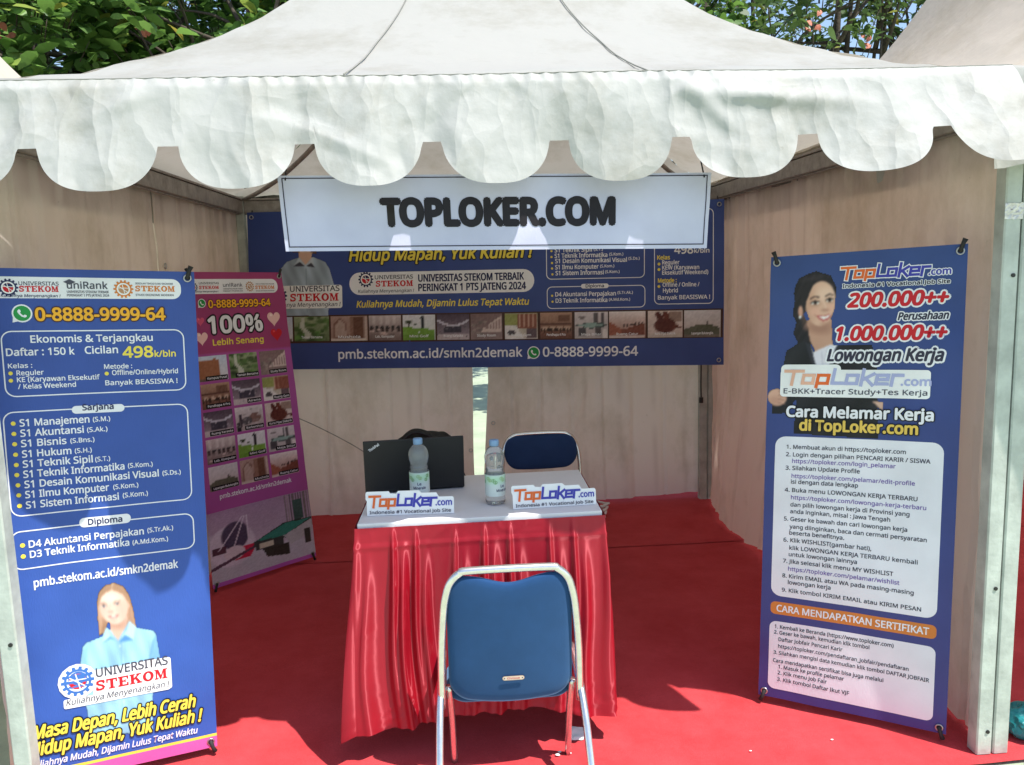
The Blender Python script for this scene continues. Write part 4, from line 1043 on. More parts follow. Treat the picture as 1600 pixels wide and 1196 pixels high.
# ------------------------------------------------------------------ setting: ground, carpet
M_GROUND = mat('green_court', (0.40, 0.47, 0.33), 0.85, var=0.22, vscale=3, bump=0.3, bscale=90)
M_CARPET = None
def carpet_mat():
    m = bpy.data.materials.new('red_felt_carpet'); m.use_nodes = True
    nt = m.node_tree; L = nt.links.new; p = nt.nodes['Principled BSDF']
    p.inputs['Roughness'].default_value = .95; p.inputs['Specular IOR Level'].default_value = .04
    p.inputs['Sheen Weight'].default_value = .12; p.inputs['Sheen Roughness'].default_value = .5; p.inputs['Sheen Tint'].default_value = (1, .5, .5, 1)
    tc = nt.nodes.new('ShaderNodeTexCoord')
    n = nt.nodes.new('ShaderNodeTexNoise'); n.inputs['Scale'].default_value = 3.5; n.inputs['Detail'].default_value = 9; n.inputs['Roughness'].default_value = .7
    L(tc.outputs['Object'], n.inputs['Vector'])
    r = nt.nodes.new('ShaderNodeValToRGB'); r.color_ramp.elements[0].position = .32; r.color_ramp.elements[1].position = .66
    r.color_ramp.elements[0].color = (.50, .040, .046, 1); r.color_ramp.elements[1].color = (.62, .070, .080, 1)
    L(n.outputs['Fac'], r.inputs['Fac'])
    n2 = nt.nodes.new('ShaderNodeTexNoise'); n2.inputs['Scale'].default_value = 420; n2.inputs['Detail'].default_value = 3
    L(tc.outputs['Object'], n2.inputs['Vector'])
    mr = nt.nodes.new('ShaderNodeMapRange'); mr.inputs[1].default_value = .3; mr.inputs[2].default_value = .7; mr.inputs[3].default_value = .8; mr.inputs[4].default_value = 1.15
    L(n2.outputs['Fac'], mr.inputs[0])
    mu = nt.nodes.new('ShaderNodeVectorMath'); mu.operation = 'SCALE'; L(r.outputs[0], mu.inputs[0]); L(mr.outputs[0], mu.inputs['Scale'])
    L(mu.outputs[0], p.inputs['Base Color'])
    b = nt.nodes.new('ShaderNodeBump'); b.inputs['Strength'].default_value = .5; b.inputs['Distance'].default_value = .004
    L(n2.outputs['Fac'], b.inputs['Height']); L(b.outputs[0], p.inputs['Normal'])
    return m
M_CARPET = carpet_mat()
b = MB(); b.grid(lambda u, v: (-150 + 300 * u, -60 + 260 * v, -0.012), 8, 8); struct(b.build('ground', M_GROUND))
def carpet_pt(x, y, base=0.0):
    return (x, y, base + 0.004 * n3(x * 1.3, y * 1.3, 4) + 0.002 * n3(x * 5, y * 5, 9) + .003 * max(0, 1 - abs(n3(x * 1.1 + .4 * y, y * 1.6, 15)) * 9))
b = MB(); b.grid(lambda u, v: carpet_pt(-1.52 + 5.6 * u, (-0.035 + 0.02 * n3(u * 9, 0, 3)) * (1 - v) + 2.075 * v), 70, 30); struct(b.build('carpet', M_CARPET, smooth=True))
def cb(u, v):
    x, y, z = carpet_pt(-1.52 + 5.6 * u, 2.06 + 1.35 * v)
    return (x, y, z + 0.004)
b = MB(); b.grid(cb, 70, 14); struct(b.build('carpet', M_CARPET, smooth=True))

# ------------------------------------------------------------------ the marquee tents
def zroof(s):
    T = [(0, 2.065), (.1, 2.10), (.21, 2.155), (.28, 2.21), (.37, 2.285), (.47, 2.39), (.545, 2.49), (.7, 2.75), (.85, 3.05), (1, 3.42)]
    for (a, za), (b_, zb) in zip(T[:-1], T[1:]):
        if s <= b_: return za + (zb - za) * (s - a) / (b_ - a)
    return T[-1][1]
def zroof_m(s):
    return (zroof(max(0, s - .03)) + zroof(s) * 2 + zroof(min(1, s + .03))) / 4 if .03 < s < .97 else zroof(s)
GAPS = [-1.545, -1.203, -.862, -.523, -.2, .131, .451, .791, 1.136, 1.47]
def scallop(x):
    for a, c in zip(GAPS[:-1], GAPS[1:]):
        if a <= x <= c:
            m = (a + c) / 2; h = (c - a) / 2 - .026; d = abs(x - m)
            if d >= h: return 0.0
            return .110 * (1 - (d / h) ** 2.5) ** .52
    return 0.0

M_ROOF_OLD = fabric_mat('cream_roof_cloth', (0.60, 0.55, 0.47), 0.26, 0.18, 1.3, through=1.4)
def roof_mesh(parent, steep=1.0, wr=1.0):
    def zroof_s(s_): return 2.065 + (zroof_m(s_) - 2.065) * steep
    b = MB()
    n_l, n_s = 48, 40
    for q in range(4):
        c, s_ = [(1, 0), (0, 1), (-1, 0), (0, -1)][q]
        def f(u, v):
            r = u * 2 - 1; a = 1.5 * (1 - v) + .04 * v
            x = r * a; y = -a
            z = zroof_s(v) + .035 * (1 - r * r) * math.sin(PI * min(1, v * 1.6))
            w = wr * max(0, 1 - v * 1.6)
            z += w * .010 * n3(x * 2.2, v * 14 + r * 3, q) + w * .006 * math.sin(v * 70 + r * 5 + n3(x * 2, v * 3, 1) * 3) * abs(r) ** 2
            z -= .012 * math.exp(-(v / .012) ** 2) * (1 + n3(x * 6, 1, q))
            X = x * c - y * s_; Y = x * s_ + y * c
            return (X, 1.45 + Y, z)
        b.grid(f, n_l, n_s)
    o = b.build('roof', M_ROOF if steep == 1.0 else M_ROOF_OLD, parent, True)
    sb = MB()
    for xr in (-.28, .25):
        pts = []
        for k in range(26):
            v = k / 25; a = 1.5 * (1 - v) + .04 * v; r = xr * (1 + .8 * v)
            pts.append((r * a, 1.45 - a - .004, zroof_s(v) + .035 * (1 - r * r) * math.sin(PI * min(1, v * 1.6)) + .004))
        sb.tube(pts, .0022, 5)
    pts = [(-1.5 + 3 * k / 90, -.052 - .002, 2.062 + .014 + .004 * n3(k * .3, 0, 2)) for k in range(91)]
    sb.build('seam', M_SEAM, o, True)
    return o

def post(parent, x, y, z=2.05, bolts=False):
    b = MB()
    w = .05
    # extruded profile with a slot in every face
    h = w / 2; g = .006; d = .006
    prof = []
    for q in range(4):
        c, s_ = [(1, 0), (0, 1), (-1, 0), (0, -1)][q]
        for (a, e) in ((-h + .004, -h), (h - .004, -h), (h, -h + .004)):
            prof.append((a * c - e * s_, a * s_ + e * c))
    n = len(prof)
    b.add([(x + p[0], y + p[1], 0.004) for p in prof] + [(x + p[0], y + p[1], z) for p in prof], [(i, (i + 1) % n, n + (i + 1) % n, n + i) for i in range(n)] + [tuple(range(n - 1, -1, -1)), tuple(range(n, 2 * n))])
    o = b.build('post', M_POST, parent)
    e = MB()
    if bolts:
        for zz in (.08, .55, 1.5):
            e = MB(); e.tube([(x + .008, y - h + .001, zz), (x + .008, y - h - .0035, zz)], .006, 10); e.build('bolt', M_DARK, o)
    return o

def beam(parent, a, c, name='beam', w=.045, h=.075):
    a = Vector(a); c = Vector(c); d = c - a
    b = MB(); L = d.length
    rot = Euler((0, 0, math.atan2(d.y, d.x)))
    b.box((a + c) / 2, (L, w, h), rot, .004)
    mid = (a + c) / 2
    for zz in (-.5 * h - .002, ):
        b.box(mid + Vector((0, 0, zz - .002)), (L, w * .4, .006), rot)
    b.box(mid + Vector((0, 0, .5 * h + .008)), (L, w * 1.25, .012), rot, .002)
    return b.build(name, M_BEAM, parent)

def wall_pts(o, u, amp):
    return 0

def tent_frame(t, walls=True, own=False):
    for (x, y) in ((-1.45, .025), (1.45, .025), (-1.45, 2.925), (1.45, 2.925)):
        p = post(t, x, y, 2.05, own and y < 1)
        if own and x > 0 and y < 1:
            k = MB(); k.grid(lambda u, v: (x - .028 + .056 * u, y - .0275 - .002 * n3(u * 9, v * 9, 1), 1.66 + .045 * v + .004 * n3(u * 5, v, 2)), 8, 8)
            k.build('tape', M_TAPE, p)
    zb = 1.985
    beam(t, (-1.424, .025, zb), (1.424, .025, zb)); beam(t, (-1.424, 2.925, zb), (1.424, 2.925, zb))
    beam(t, (-1.45, .051, zb), (-1.45, 2.899, zb)); beam(t, (1.45, .051, zb), (1.45, 2.899, zb))
    for sx in (-1, 1):
        for sy in (-1, 1):
            b = MB(); pts = []
            for k in range(16):
                v = .03 + .95 * k / 15; a = 1.45 * (1 - v)
                pts.append((sx * a, 1.45 + sy * a, zroof_m(v) - .05))
            b.tube(pts, .013, 8); b.build('rafter', M_BEAM, t, True)

tent = thing('marquee_tent', 'white scalloped marquee tent with open front, middle one of the row', 'tent', (0, 0, 0), 0, 'white marquee tents in a row')
tent_frame(tent, own=True)
roof_mesh(tent)
# valance with scallops
def crease(x, d, ang, f, seed, k):
    ca, sa = math.cos(R(ang)), math.sin(R(ang))
    p = x * ca + d * sa; q = -x * sa + d * ca
    return max(0, 1 - abs(n3(p * f, q * f * .22, seed)) * k) * max(0, min(1, .5 + 2.2 * n3(p * 2.1, q * 2.1, seed + 40)))
def val(u, v):
    x = -1.505 + 2.89 * u
    h = .177 + scallop(x); d = h * v; e = d / .287
    fl = max(0, (x - .72) / .66); fl = min(1, fl) ** 1.3
    out = .001 + .011 * min(1, e * 12) + (.066 - .036 * math.exp(-((x - .135) / .13) ** 2)) * e + .11 * fl * e
    k = min(1, e * 5)
    out += k * (.010 * n3(x * 2.6, d * 1.6, 5) + .006 * n3(x * 6.5, d * 6, 2) + .0022 * n3(x * 17, d * 15, 6))
    out += k * .0085 * (crease(x, d, 58, 3.2, 12, 9) + crease(x, d, -52, 2.8, 31, 9) + .7 * crease(x, d, 12, 3.6, 55, 8) + .6 * crease(x, d, 92, 2.6, 77, 8))
    out -= k * .0075 * (crease(x, d, 40, 3.6, 92, 9) + crease(x, d, -30, 3.0, 64, 9))
    out += .012 * math.exp(-((x - .44 - .9 * d) / .035) ** 2) * math.sin(PI * min(1, e * 1.5))
    out += .022 * math.exp(-((d - .06 - .07 * (x - .5)) / .026) ** 2) * max(0, min(1, (x - .42) * 4)) * max(0, min(1, (1.0 - x) * 3))
    pin = math.exp(-((d - .006) / .014) ** 2); out += .0035 * pin * math.sin(x * 140 + 5 * n3(x * 7, 0, 1)) * (1 if abs(x + .2) < .75 else .3)
    z = 2.066 - d * (1 - .055 * fl * v) + .006 * n3(x * 1.2, 0, 3) * (1 - v)
    z += .007 * fl
    return (x, -.052 - out, z)
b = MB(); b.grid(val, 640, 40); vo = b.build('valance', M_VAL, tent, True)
b = MB()
b.tube([val(k / 220, 0.0) for k in range(221)], .0017, 6); b.build('seam', M_SEAM, vo, True)
for sx in (-1, 1):
    b = MB(); b.grid(lambda u, v: (sx * (1.503 + .012 * v + .006 * n3(u * 12, v * 2, 2 + sx)), -.05 + 3.0 * u, 2.066 - .25 * v), 80, 6); b.build('side_valance', M_VAL, tent, True)
# cloth walls
def fold(t, z, seed, pitch=.185):
    # hanging cloth: long slanting strips that turn back sharply at every crease
    t2 = t / pitch + .30 * n3(t * 1.1, z * .3, seed)
    k = math.floor(t2); f = t2 - k
    a = .55 + .9 * abs(n3(k * 3.7 + .5, .3, seed + 5)); sg = 1 if n3(k * 5.3 + .2, .7, seed + 9) > -.12 else -1
    w = f / .84 if f < .84 else (1 - f) / .16
    return .034 * a * sg * (w - .5) * (.75 + .5 * n3(k * 2.1 + .4, z * 1.2, seed))
def wallx(y, z, sgn):
    k = 1.47 if sgn > 0 else 1.50
    if sgn < 0: k -= .03 * min(1, y / 2.9)
    f = 1.0 * fold(y, z, 31 + sgn) + .012 * math.sin(y * 7 + z) + .02 * n3(y * 1.9, z * .55, 8 + sgn) + .006 * n3(y * 7, z * 1.8, 3)
    ridge = abs(n3(y * 2.4 + z * .5, z * 1.3, 21 + sgn)); f += .010 * max(0, 1 - ridge * 6)
    ridge = abs(n3(y * 3.4 - z * 1.5, z * 2.3, 41 + sgn)); f -= .006 * max(0, 1 - ridge * 7)
    f *= .7 + .3 * (1 - z / 2)
    x = k + f
    if sgn > 0:
        x -= .09 * max(0, 1 - z / .9) * math.exp(-((y - 2.1) / .6) ** 2)
        x += .02
    return sgn * x
def side_wall(sgn, y0, y1, hem):
    b = MB()
    def f(u, v):
        y = y0 + (y1 - y0) * u; z0 = hem(y); z = z0 + (1.955 - z0) * v
        return (wallx(y, z, sgn), y, z)
    b.grid(f, int((y1 - y0) * 110), 40)
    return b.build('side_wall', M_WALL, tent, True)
side_wall(-1, .05, 1.52, lambda y: .02)
side_wall(-1, 1.535, 2.985, lambda y: .02)
side_wall(1, .05, 2.985, lambda y: .012 + .03 * max(0, n3(y * 3, 0, 1)))
def back_wall(x0, x1, hem, edge):
    b = MB()
    def f(u, v):
        z = 0; 
        z0 = hem(x0 + (x1 - x0) * u); z = z0 + (1.955 - z0) * v
        a, c = edge(z); x = a + (c - a) * u
        y = 2.962 + .85 * fold(x + 4, z, 61, .20) + .014 * n3(x * 2.5, z * .8, 3) + .005 * n3(x * 8, z * 2, 5)
        ridge = abs(n3(x * 2.7 + z, z * 2.1, 47)); y += .006 * max(0, 1 - ridge * 7)
        ridge = abs(n3(x * 3.1, z * 1.5, 27)); y -= .010 * max(0, 1 - ridge * 7)
        y -= .03 * max(0, 1 - z / .4) * (.5 + n3(x * 4, 1, 1))
        return (x, y, z)
    b.grid(f, int((x1 - x0) * 110), 40)
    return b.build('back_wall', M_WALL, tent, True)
w1 = back_wall(-1.46, -.07, lambda x: .0, lambda z: (-1.46, -.066 - .006 * math.sin(z * 5)))
w2 = back_wall(.035, 1.44, lambda x: .012 + .03 * max(0, (x - .6) / .84), lambda z: (.040 - .075 * max(0, (.85 - z)) if z < .95 else .040 - .10 * (z - .95), 1.44))
for (x, z) in ((.062, .575), (.06, 1.2), (-.09, .4)):
    b = MB(); b.tube([(x + .011 * math.cos(a * PI / 6), 2.925, z + .011 * math.sin(a * PI / 6)) for a in range(12)], .003, 6, True); b.build('eyelet', M_STEEL, w2 if x > 0 else w1, True)
for (y, z) in ((1.60, 1.62), (1.60, 1.0)):
    b = MB(); b.tube([(wallx(y, z, -1) + .006, y + .013 * math.cos(a * PI / 6), z + .013 * math.sin(a * PI / 6)) for a in range(12)], .003, 6, True); b.build('eyelet', M_STEEL, tent, True)
b = MB(); b.tube(catmull([(1.424, 2.87, 1.0), (1.418, 2.86, .8), (1.42, 2.86, .70)], 6), .005, 6); b.tube([(1.42, 2.86, .70), (1.42, 2.86, .665)], .014, 8); b.build('tie_strap', M_DARK, tent)
b = MB(); b.tube(catmull([(-1.40, 2.85, .78), (-1.05, 2.89, .60), (-.72, 2.90, .38), (-.55, 2.91, .14)], 8), .0032, 6); b.build('rope', M_BEAM, tent, True)

# ---- neighbour tents (same kind, steeper roof, plain valance, an added shading flap on the right)
def neighbour(label, loc, steep, sgn, shade_flap):
    t = thing('marquee_tent', label, 'tent', loc, 0, 'white marquee tents in a row')
    tent_frame(t); roof_mesh(t, steep)
    def f(u, v):
        x = -1.62 + 3.12 * u if shade_flap else -1.5 + 3.0 * u
        o = .03 + (min(.62, max(0, .46 * (x + 1.60))) if shade_flap else 0)  # valance swung out as an added flap, shaped to shade the carpet
        dz = .285 if not shade_flap else .20 + .085 * max(0, 1 - o / .2)
        return (x, -.046 - o * v - .012 * v * n3(x * 3, v, 4) - .006 * n3(x * 8, v * 4, 1), 2.066 - dz * v)
    b = MB(); b.grid(f, 120, 14); b.build('valance', M_VAL, t, True)
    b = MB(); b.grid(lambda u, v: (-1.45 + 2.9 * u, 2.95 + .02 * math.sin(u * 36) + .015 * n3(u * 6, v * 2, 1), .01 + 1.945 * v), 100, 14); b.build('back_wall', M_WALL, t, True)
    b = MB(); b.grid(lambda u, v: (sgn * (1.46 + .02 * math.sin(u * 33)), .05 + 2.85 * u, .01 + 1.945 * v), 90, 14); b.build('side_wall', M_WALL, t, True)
    return t
neighbour('white marquee tent beyond the left wall, only its roof corner showing', (-3.045, 0, 0), 1.35, -1, False)
neighbour('cream marquee tent on the right, its steep roof rising behind the corner', (2.955, 0, 0), 1.5, 1, True)

# ------------------------------------------------------------------ trees
def leaf_mat(name, dark, light, trans=.35):
    m = bpy.data.materials.new(name); m.use_nodes = True; nt = m.node_tree; L = nt.links.new
    p = nt.nodes['Principled BSDF']; p.inputs['Roughness'].default_value = .42; p.inputs['Specular IOR Level'].default_value = .5
    g = nt.nodes.new('ShaderNodeNewGeometry'); r = nt.nodes.new('ShaderNodeValToRGB')
    r.color_ramp.elements[0].color = (*dark, 1); r.color_ramp.elements[1].color = (*light, 1)
    e = r.color_ramp.elements.new(.93); e.color = (*[x * 1.0 for x in light], 1)
    r.color_ramp.elements[-1].color = (.42, .34, .06, 1)
    L(g.outputs['Random Per Island'], r.inputs[0]); L(r.outputs[0], p.inputs['Base Color'])
    t = nt.nodes.new('ShaderNodeBsdfTranslucent'); L(r.outputs[0], t.inputs[0])
    mx = nt.nodes.new('ShaderNodeMixShader'); mx.inputs[0].default_value = trans
    L(p.outputs[0], mx.inputs[1]); L(t.outputs[0], mx.inputs[2]); L(mx.outputs[0], nt.nodes['Material Output'].inputs['Surface'])
    return m
M_LEAF_A = leaf_mat('broad_leaf', (.045, .11, .024), (.20, .36, .075))
M_LEAF_B = leaf_mat('small_leaf', (.035, .075, .02), (.15, .24, .06), .35)
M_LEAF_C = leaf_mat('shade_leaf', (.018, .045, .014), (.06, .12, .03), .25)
M_BARK = mat('bark', (.075, .058, .042), .9, var=.5, vscale=12, bump=.8, bscale=30)
M_PETAL = mat('salmon_blossom', (.75, .26, .17), .6, trans=.3)

def leaf(V, F, c, d, n, ln, wd):
    d = d.normalized(); x = d.cross(n)
    if x.length < 1e-3: x = d.cross(Vector((1, 0, 0)))
    x.normalize(); n2 = x.cross(d)
    k = len(V); dr = n2 * (-.10 * ln)
    for (t, w, g) in ((0, 0, 0), (.28, .30, .1), (.28, -.30, .1), (.55, .48, .3), (.55, -.48, .3), (.82, .38, .65), (.82, -.38, .65), (1, 0, 1)):
        V.append(c + d * (ln * t) + x * (w * wd) + dr * g + n2 * (abs(w) * .25 * wd))
    F += [(k, k + 1, k + 2), (k + 1, k + 3, k + 4, k + 2), (k + 3, k + 5, k + 6, k + 4), (k + 5, k + 7, k + 6)]

def tree(name, label, cat, base, h, crown_c, crown_r, n_tw, ll, lw, per, m, stems, seed, flowers=0, group='trees behind the tents'):
    rg = random.Random(seed)
    t = thing(name, label, cat, base, 0, group)
    tb = MB(); V = []; F = []; FV = []; FF = []
    tips = []
    cc = Vector(crown_c); cr = Vector(crown_r)
    starts = []
    for (sx, sy, r0, lean) in stems:
        top = Vector((sx + lean[0], sy + lean[1], h * (.9 + .2 * rg.random())))
        P = catmull([(sx, sy, 0), (sx + lean[0] * .3 + rg.uniform(-.08, .08), sy + lean[1] * .3, top.z * .35), (sx + lean[0] * .7 + rg.uniform(-.1, .1), sy + lean[1] * .7, top.z * .7), top], 8)
        tb.tube(P, [r0 * (1 - .75 * i / (len(P) - 1)) for i in range(len(P))], 9)
        starts.append(P)
    for i in range(n_tw):
        # a twig end somewhere in the crown's volume, denser to the outside
        while True:
            q = Vector((rg.uniform(-1, 1), rg.uniform(-1, 1), rg.uniform(-1, 1)))
            if q.length < 1: break
        q = q * (q.length ** -.45 if q.length > .05 else 1)
        e = cc + Vector((q.x * cr.x, q.y * cr.y, q.z * cr.z))
        dens = n3(e.x * .9 + seed, e.y * .9, e.z * .9)
        if dens < -.22: continue
        P = rg.choice(starts); s0 = P[rg.randint(len(P) // 3, len(P) - 1)]
        if i % 9 == 0 or (i % 3 == 0 and (e - s0).length < .7):
            mid = (s0 + e) / 2 + Vector((rg.uniform(-.2, .2), rg.uniform(-.2, .2), rg.uniform(0, .3)))
            tb.tube(catmull([s0, mid, e], 4), [.03, .027, .024, .021, .018, .014, .011, .008, .005], 5)
        else:
            tb.tube([e - Vector((q.x * .15, q.y * .15, .12 + .12 * rg.random())), e], [.006, .003], 4)
        for k in range(per):
            a = rg.random() * 2 * PI; el = rg.uniform(-.5, .9)
            d = Vector((math.cos(a) * math.cos(el), math.sin(a) * math.cos(el), math.sin(el)))
            o = e + Vector((rg.gauss(0, .07), rg.gauss(0, .07), rg.gauss(0, .07))) * (ll / .2)
            nn = (Vector((rg.gauss(0, .5), rg.gauss(0, .5), 1))).normalized()
            z = rg.choice((.45, .6, .75, .9, 1.0, 1.25)) * rg.uniform(.85, 1.15)
            leaf(V, F, o, d, nn, ll * z, lw * z)
    ct = mesh_obj('crown', V, F, m, t)
    tb.build('trunk', M_BARK, t, True)
    for i in range(flowers):
        q = Vector((rg.gauss(0, .5), -abs(rg.gauss(0, .9)), rg.gauss(0, .45))); e = cc + Vector((q.x * cr.x, q.y * cr.y, q.z * cr.z))
        for k in range(5):
            a = k * 2 * PI / 5 + rg.random(); d = Vector((math.cos(a), math.sin(a) * .6, .4 + rg.random()))
            leaf(FV, FF, e + Vector((rg.gauss(0, .03), 0, rg.gauss(0, .03))), d, Vector((0, -1, .3)), .075, .055)
    if flowers: mesh_obj('blossom', FV, FF, M_PETAL, t)
    return t
tree('broadleaf_tree', 'broad leaved green tree with salmon blossoms behind the left tent roof', 'tree', (-4.0, 5.0, 0), 3.6, (0, 0, 3.35), (1.5, 1.2, 1.1), 640, .19, .10, 13, M_LEAF_A, [(0, 0, .12, (.1, 0)), (.3, .2, .08, (.5, .1))], 3, 34)
tree('broadleaf_tree', 'bright broad leaved tree just left of the middle tent peak', 'tree', (-1.9, 5.3, 0), 3.7, (0, 0, 3.45), (1.3, 1.2, 1.1), 600, .18, .09, 13, M_LEAF_A, [(0, 0, .11, (.1, 0)), (-.3, .2, .07, (-.5, .2))], 11, 6)
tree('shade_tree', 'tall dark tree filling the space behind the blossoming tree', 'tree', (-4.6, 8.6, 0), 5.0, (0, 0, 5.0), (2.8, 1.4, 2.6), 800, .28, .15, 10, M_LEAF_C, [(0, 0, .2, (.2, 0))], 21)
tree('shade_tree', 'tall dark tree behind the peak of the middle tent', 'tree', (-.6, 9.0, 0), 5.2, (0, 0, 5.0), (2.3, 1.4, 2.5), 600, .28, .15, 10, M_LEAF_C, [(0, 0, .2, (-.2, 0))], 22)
tree('small_leaved_tree', 'small leaved tree with several dark stems, pale sky showing through', 'tree', (3.75, 6.4, 0), 4.8, (0, 0, 3.85), (1.25, 1.0, 1.0), 300, .13, .055, 12, M_LEAF_B, [(.15, 0, .10, (.06, 0)), (.34, .1, .06, (.16, .1)), (.62, .1, .045, (.12, 0)), (.82, .0, .04, (-.05, 0)), (-.4, .1, .05, (-.3, 0))], 31, 4)
tree('small_leaved_tree', 'yellowish small leaved tree rising right beside the middle tent peak', 'tree', (1.6, 6.6, 0), 4.4, (.2, 0, 3.8), (1.2, 1.0, 1.05), 380, .15, .065, 12, M_LEAF_A, [(0, 0, .09, (.2, 0)), (.4, .1, .05, (.2, 0))], 32, 5)
tree('small_leaved_tree', 'thin stemmed tree partly hidden by the right tent roof', 'tree', (5.4, 6.8, 0), 4.7, (0, 0, 4.0), (1.2, 1.0, 1.1), 270, .14, .06, 11, M_LEAF_B, [(-.6, 0, .07, (-.1, 0)), (-.2, 0, .04, (.1, 0)), (.3, .1, .05, (0, 0))], 33)
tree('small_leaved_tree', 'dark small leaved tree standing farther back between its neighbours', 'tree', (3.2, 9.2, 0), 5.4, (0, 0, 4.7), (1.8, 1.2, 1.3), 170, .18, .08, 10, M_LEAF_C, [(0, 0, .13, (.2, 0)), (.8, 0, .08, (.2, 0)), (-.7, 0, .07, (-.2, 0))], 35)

# ------------------------------------------------------------------ banners
def x_banner(name, label, corners, W, H, base, items, group, disp, toggles=True):
    BL, BR, TR, TL = map(Vector, corners)
    loc = (BL + BR) / 2; loc.z = 0
    t = thing(name, label, 'banner', loc, 0, group)
    fn, N = quad_fn(BL, BR, TR, TL, W, H, disp)
    sh = Sheet(fn, W, H)
    sh.bgrid(48, 124, base)
    play(sh, items)
    s_ob = sh.build('printed_sheet', M_PRINT, t, loc)
    # eyelets
    for (u, v) in ((.02, .02), (W - .02, .02), (W - .02, H - .02), (.02, H - .02)):
        p, n = fn(u, v); b = MB()
        ex = (BR - BL).normalized(); ey = (TL - BL).normalized()
        b.tube([p + n * .0025 + (ex * math.cos(a * PI / 8) + ey * math.sin(a * PI / 8)) * .010 - loc for a in range(16)], .0028, 6, True)
        b.build('eyelet', M_STEEL, s_ob, True)
    # X stand behind: hub, four arms, black tips through the eyelets
    c = (BL + BR + TR + TL) / 4 - N * .06
    hub = MB(); hub.box(c - loc, (.05, .05, .12), bev=.006); hub.build('hub', M_DARK, t)
    for (u, v, s) in ((.02, .02, -1), (W - .02, .02, -1), (W - .02, H - .02, 1), (.02, H - .02, 1)):
        p, n = fn(u, v); ey = (TL - BL).normalized()
        arm = MB(); arm.tube([c - loc, (c + p) / 2 - N * .022 - loc, p - N * .008 - loc], .005, 8); ao = arm.build('stand_arm', M_DARK, t, True)
        tip = MB(); q = p + N * .004
        ex = (BR - BL).normalized() * (1 if u > W / 2 else -1)
        tip.tube([p - N * .012 - loc, q - loc, q + ey * s * .022 + ex * .006 - loc, q + ey * s * .036 + ex * .012 - loc], [.007, .007, .006, .008], 8); tip.build('tip', M_RUBBER, ao, True)
    # back foot of the stand
    foot = MB(); f0 = c - Vector((0, 0, .1)); f1 = Vector((c.x, c.y, .012)) - N * .24; f1.z = .012
    foot.tube([f0 - loc, f1 - loc], .006, 8); foot.build('back_foot', M_DARK, t, True)
    return t
G_B = 'printed banners around the booth'
def wav(seed, A=.006):
    def d(a, b_):
        edge = (4 * a * (1 - a)) * .4 + (4 * b_ * (1 - b_)) * .6
        return A * (n3(a * 2.2, b_ * 4.5, seed) + .5 * n3(a * 5, b_ * 9, seed + 3)) * min(1, edge * 2) - .010 * (4 * a * (1 - a)) * (4 * b_ * (1 - b_)) + .0035 * math.exp(-min(a, 1 - a) * 9) * math.sin(b_ * 40 + seed) * (1 if b_ > .75 else .3)
    return d
x_banner('stand_banner', 'tall blue banner at right listing how to apply, dark haired woman on top', [(.872, .392, .03), (1.373, .077, .03), (1.384, .10, 1.596), (.894, .39, 1.574)], .58, 1.55,
         lambda u, v: (.036 + .020 * (1 - v) ** 2, .072 - .022 * (1 - v), .24 - .02 * (1 - v)), RIGHT, G_B, wav(1))
x_banner('stand_banner', 'tall blue banner at far left with course list and blonde woman in light shirt', [(-1.525, .118, .03), (-.994, .293, .03), (-.956, .33, 1.579), (-1.498, .145, 1.607)], .57, 1.56,
         lambda u, v: (.040, .083 + .03 * (1 - v), .33 + .12 * (1 - v)), LEFT, G_B, wav(2, .005))
x_banner('stand_banner', 'magenta banner with hearts and small pictures, half behind the blue one', [(-1.408, 1.685, .03), (-.971, 2.096, .03), (-1.060, 2.12, 1.579), (-1.424, 1.70, 1.593)], .57, 1.55,
         lambda u, v: ((.40, .085, .33) if v > .10 else (.50, .11, .50)) if v < .75 else (.36, .05, .17), PINK, G_B, wav(3))
# wide banner on the back wall
BW, BH = 3.06, 1.0
corn = [Vector(c) for c in ((-1.44, 2.88, .985), (1.413, 2.40, .967), (1.410, 2.40, 1.927), (-1.40, 2.88, 1.950))]
loc = Vector((0, 2.65, .97))
bt = thing('wall_banner', 'wide navy banner with photo strip hung across the back wall', 'banner', loc, 0, G_B)
fn, N = quad_fn(*corn, BW, BH, lambda a, b_: .008 * n3(a * 9, b_ * 2.5, 5) + .004 * n3(a * 22, b_ * 5, 2) + .012 * math.sin(PI * a) * (b_ - .5) - .02 * math.exp(-((a - .345) / .01) ** 2) * .2)
sh = Sheet(fn, BW, BH); sh.bgrid(90, 36, lambda u, v: (.042, .070 + .006 * v, .25 + .03 * v)); play(sh, BACK)
so_ = sh.build('printed_sheet', M_PRINT, bt, loc)
for (u, v) in ((.03, .03), (.03, .97), (.75, .97), (1.5, .97), (2.25, .97), (3.03, .97), (3.03, .03)):
    p, n = fn(u, v); b = MB(); b.tube([p + n * .003 + Vector((math.cos(a * PI / 8), 0, math.sin(a * PI / 8))) * .011 - loc for a in range(16)], .003, 6, True); b.build('eyelet', M_STEEL, so_, True)
    if v > .5:
        b = MB(); b.tube([p + n * .004 - loc, p + Vector((0, .12 * (1 if abs(u - 1.5) < 1 else .3), .05)) - loc], .003, 5); b.build('cord', M_DARK, bt)
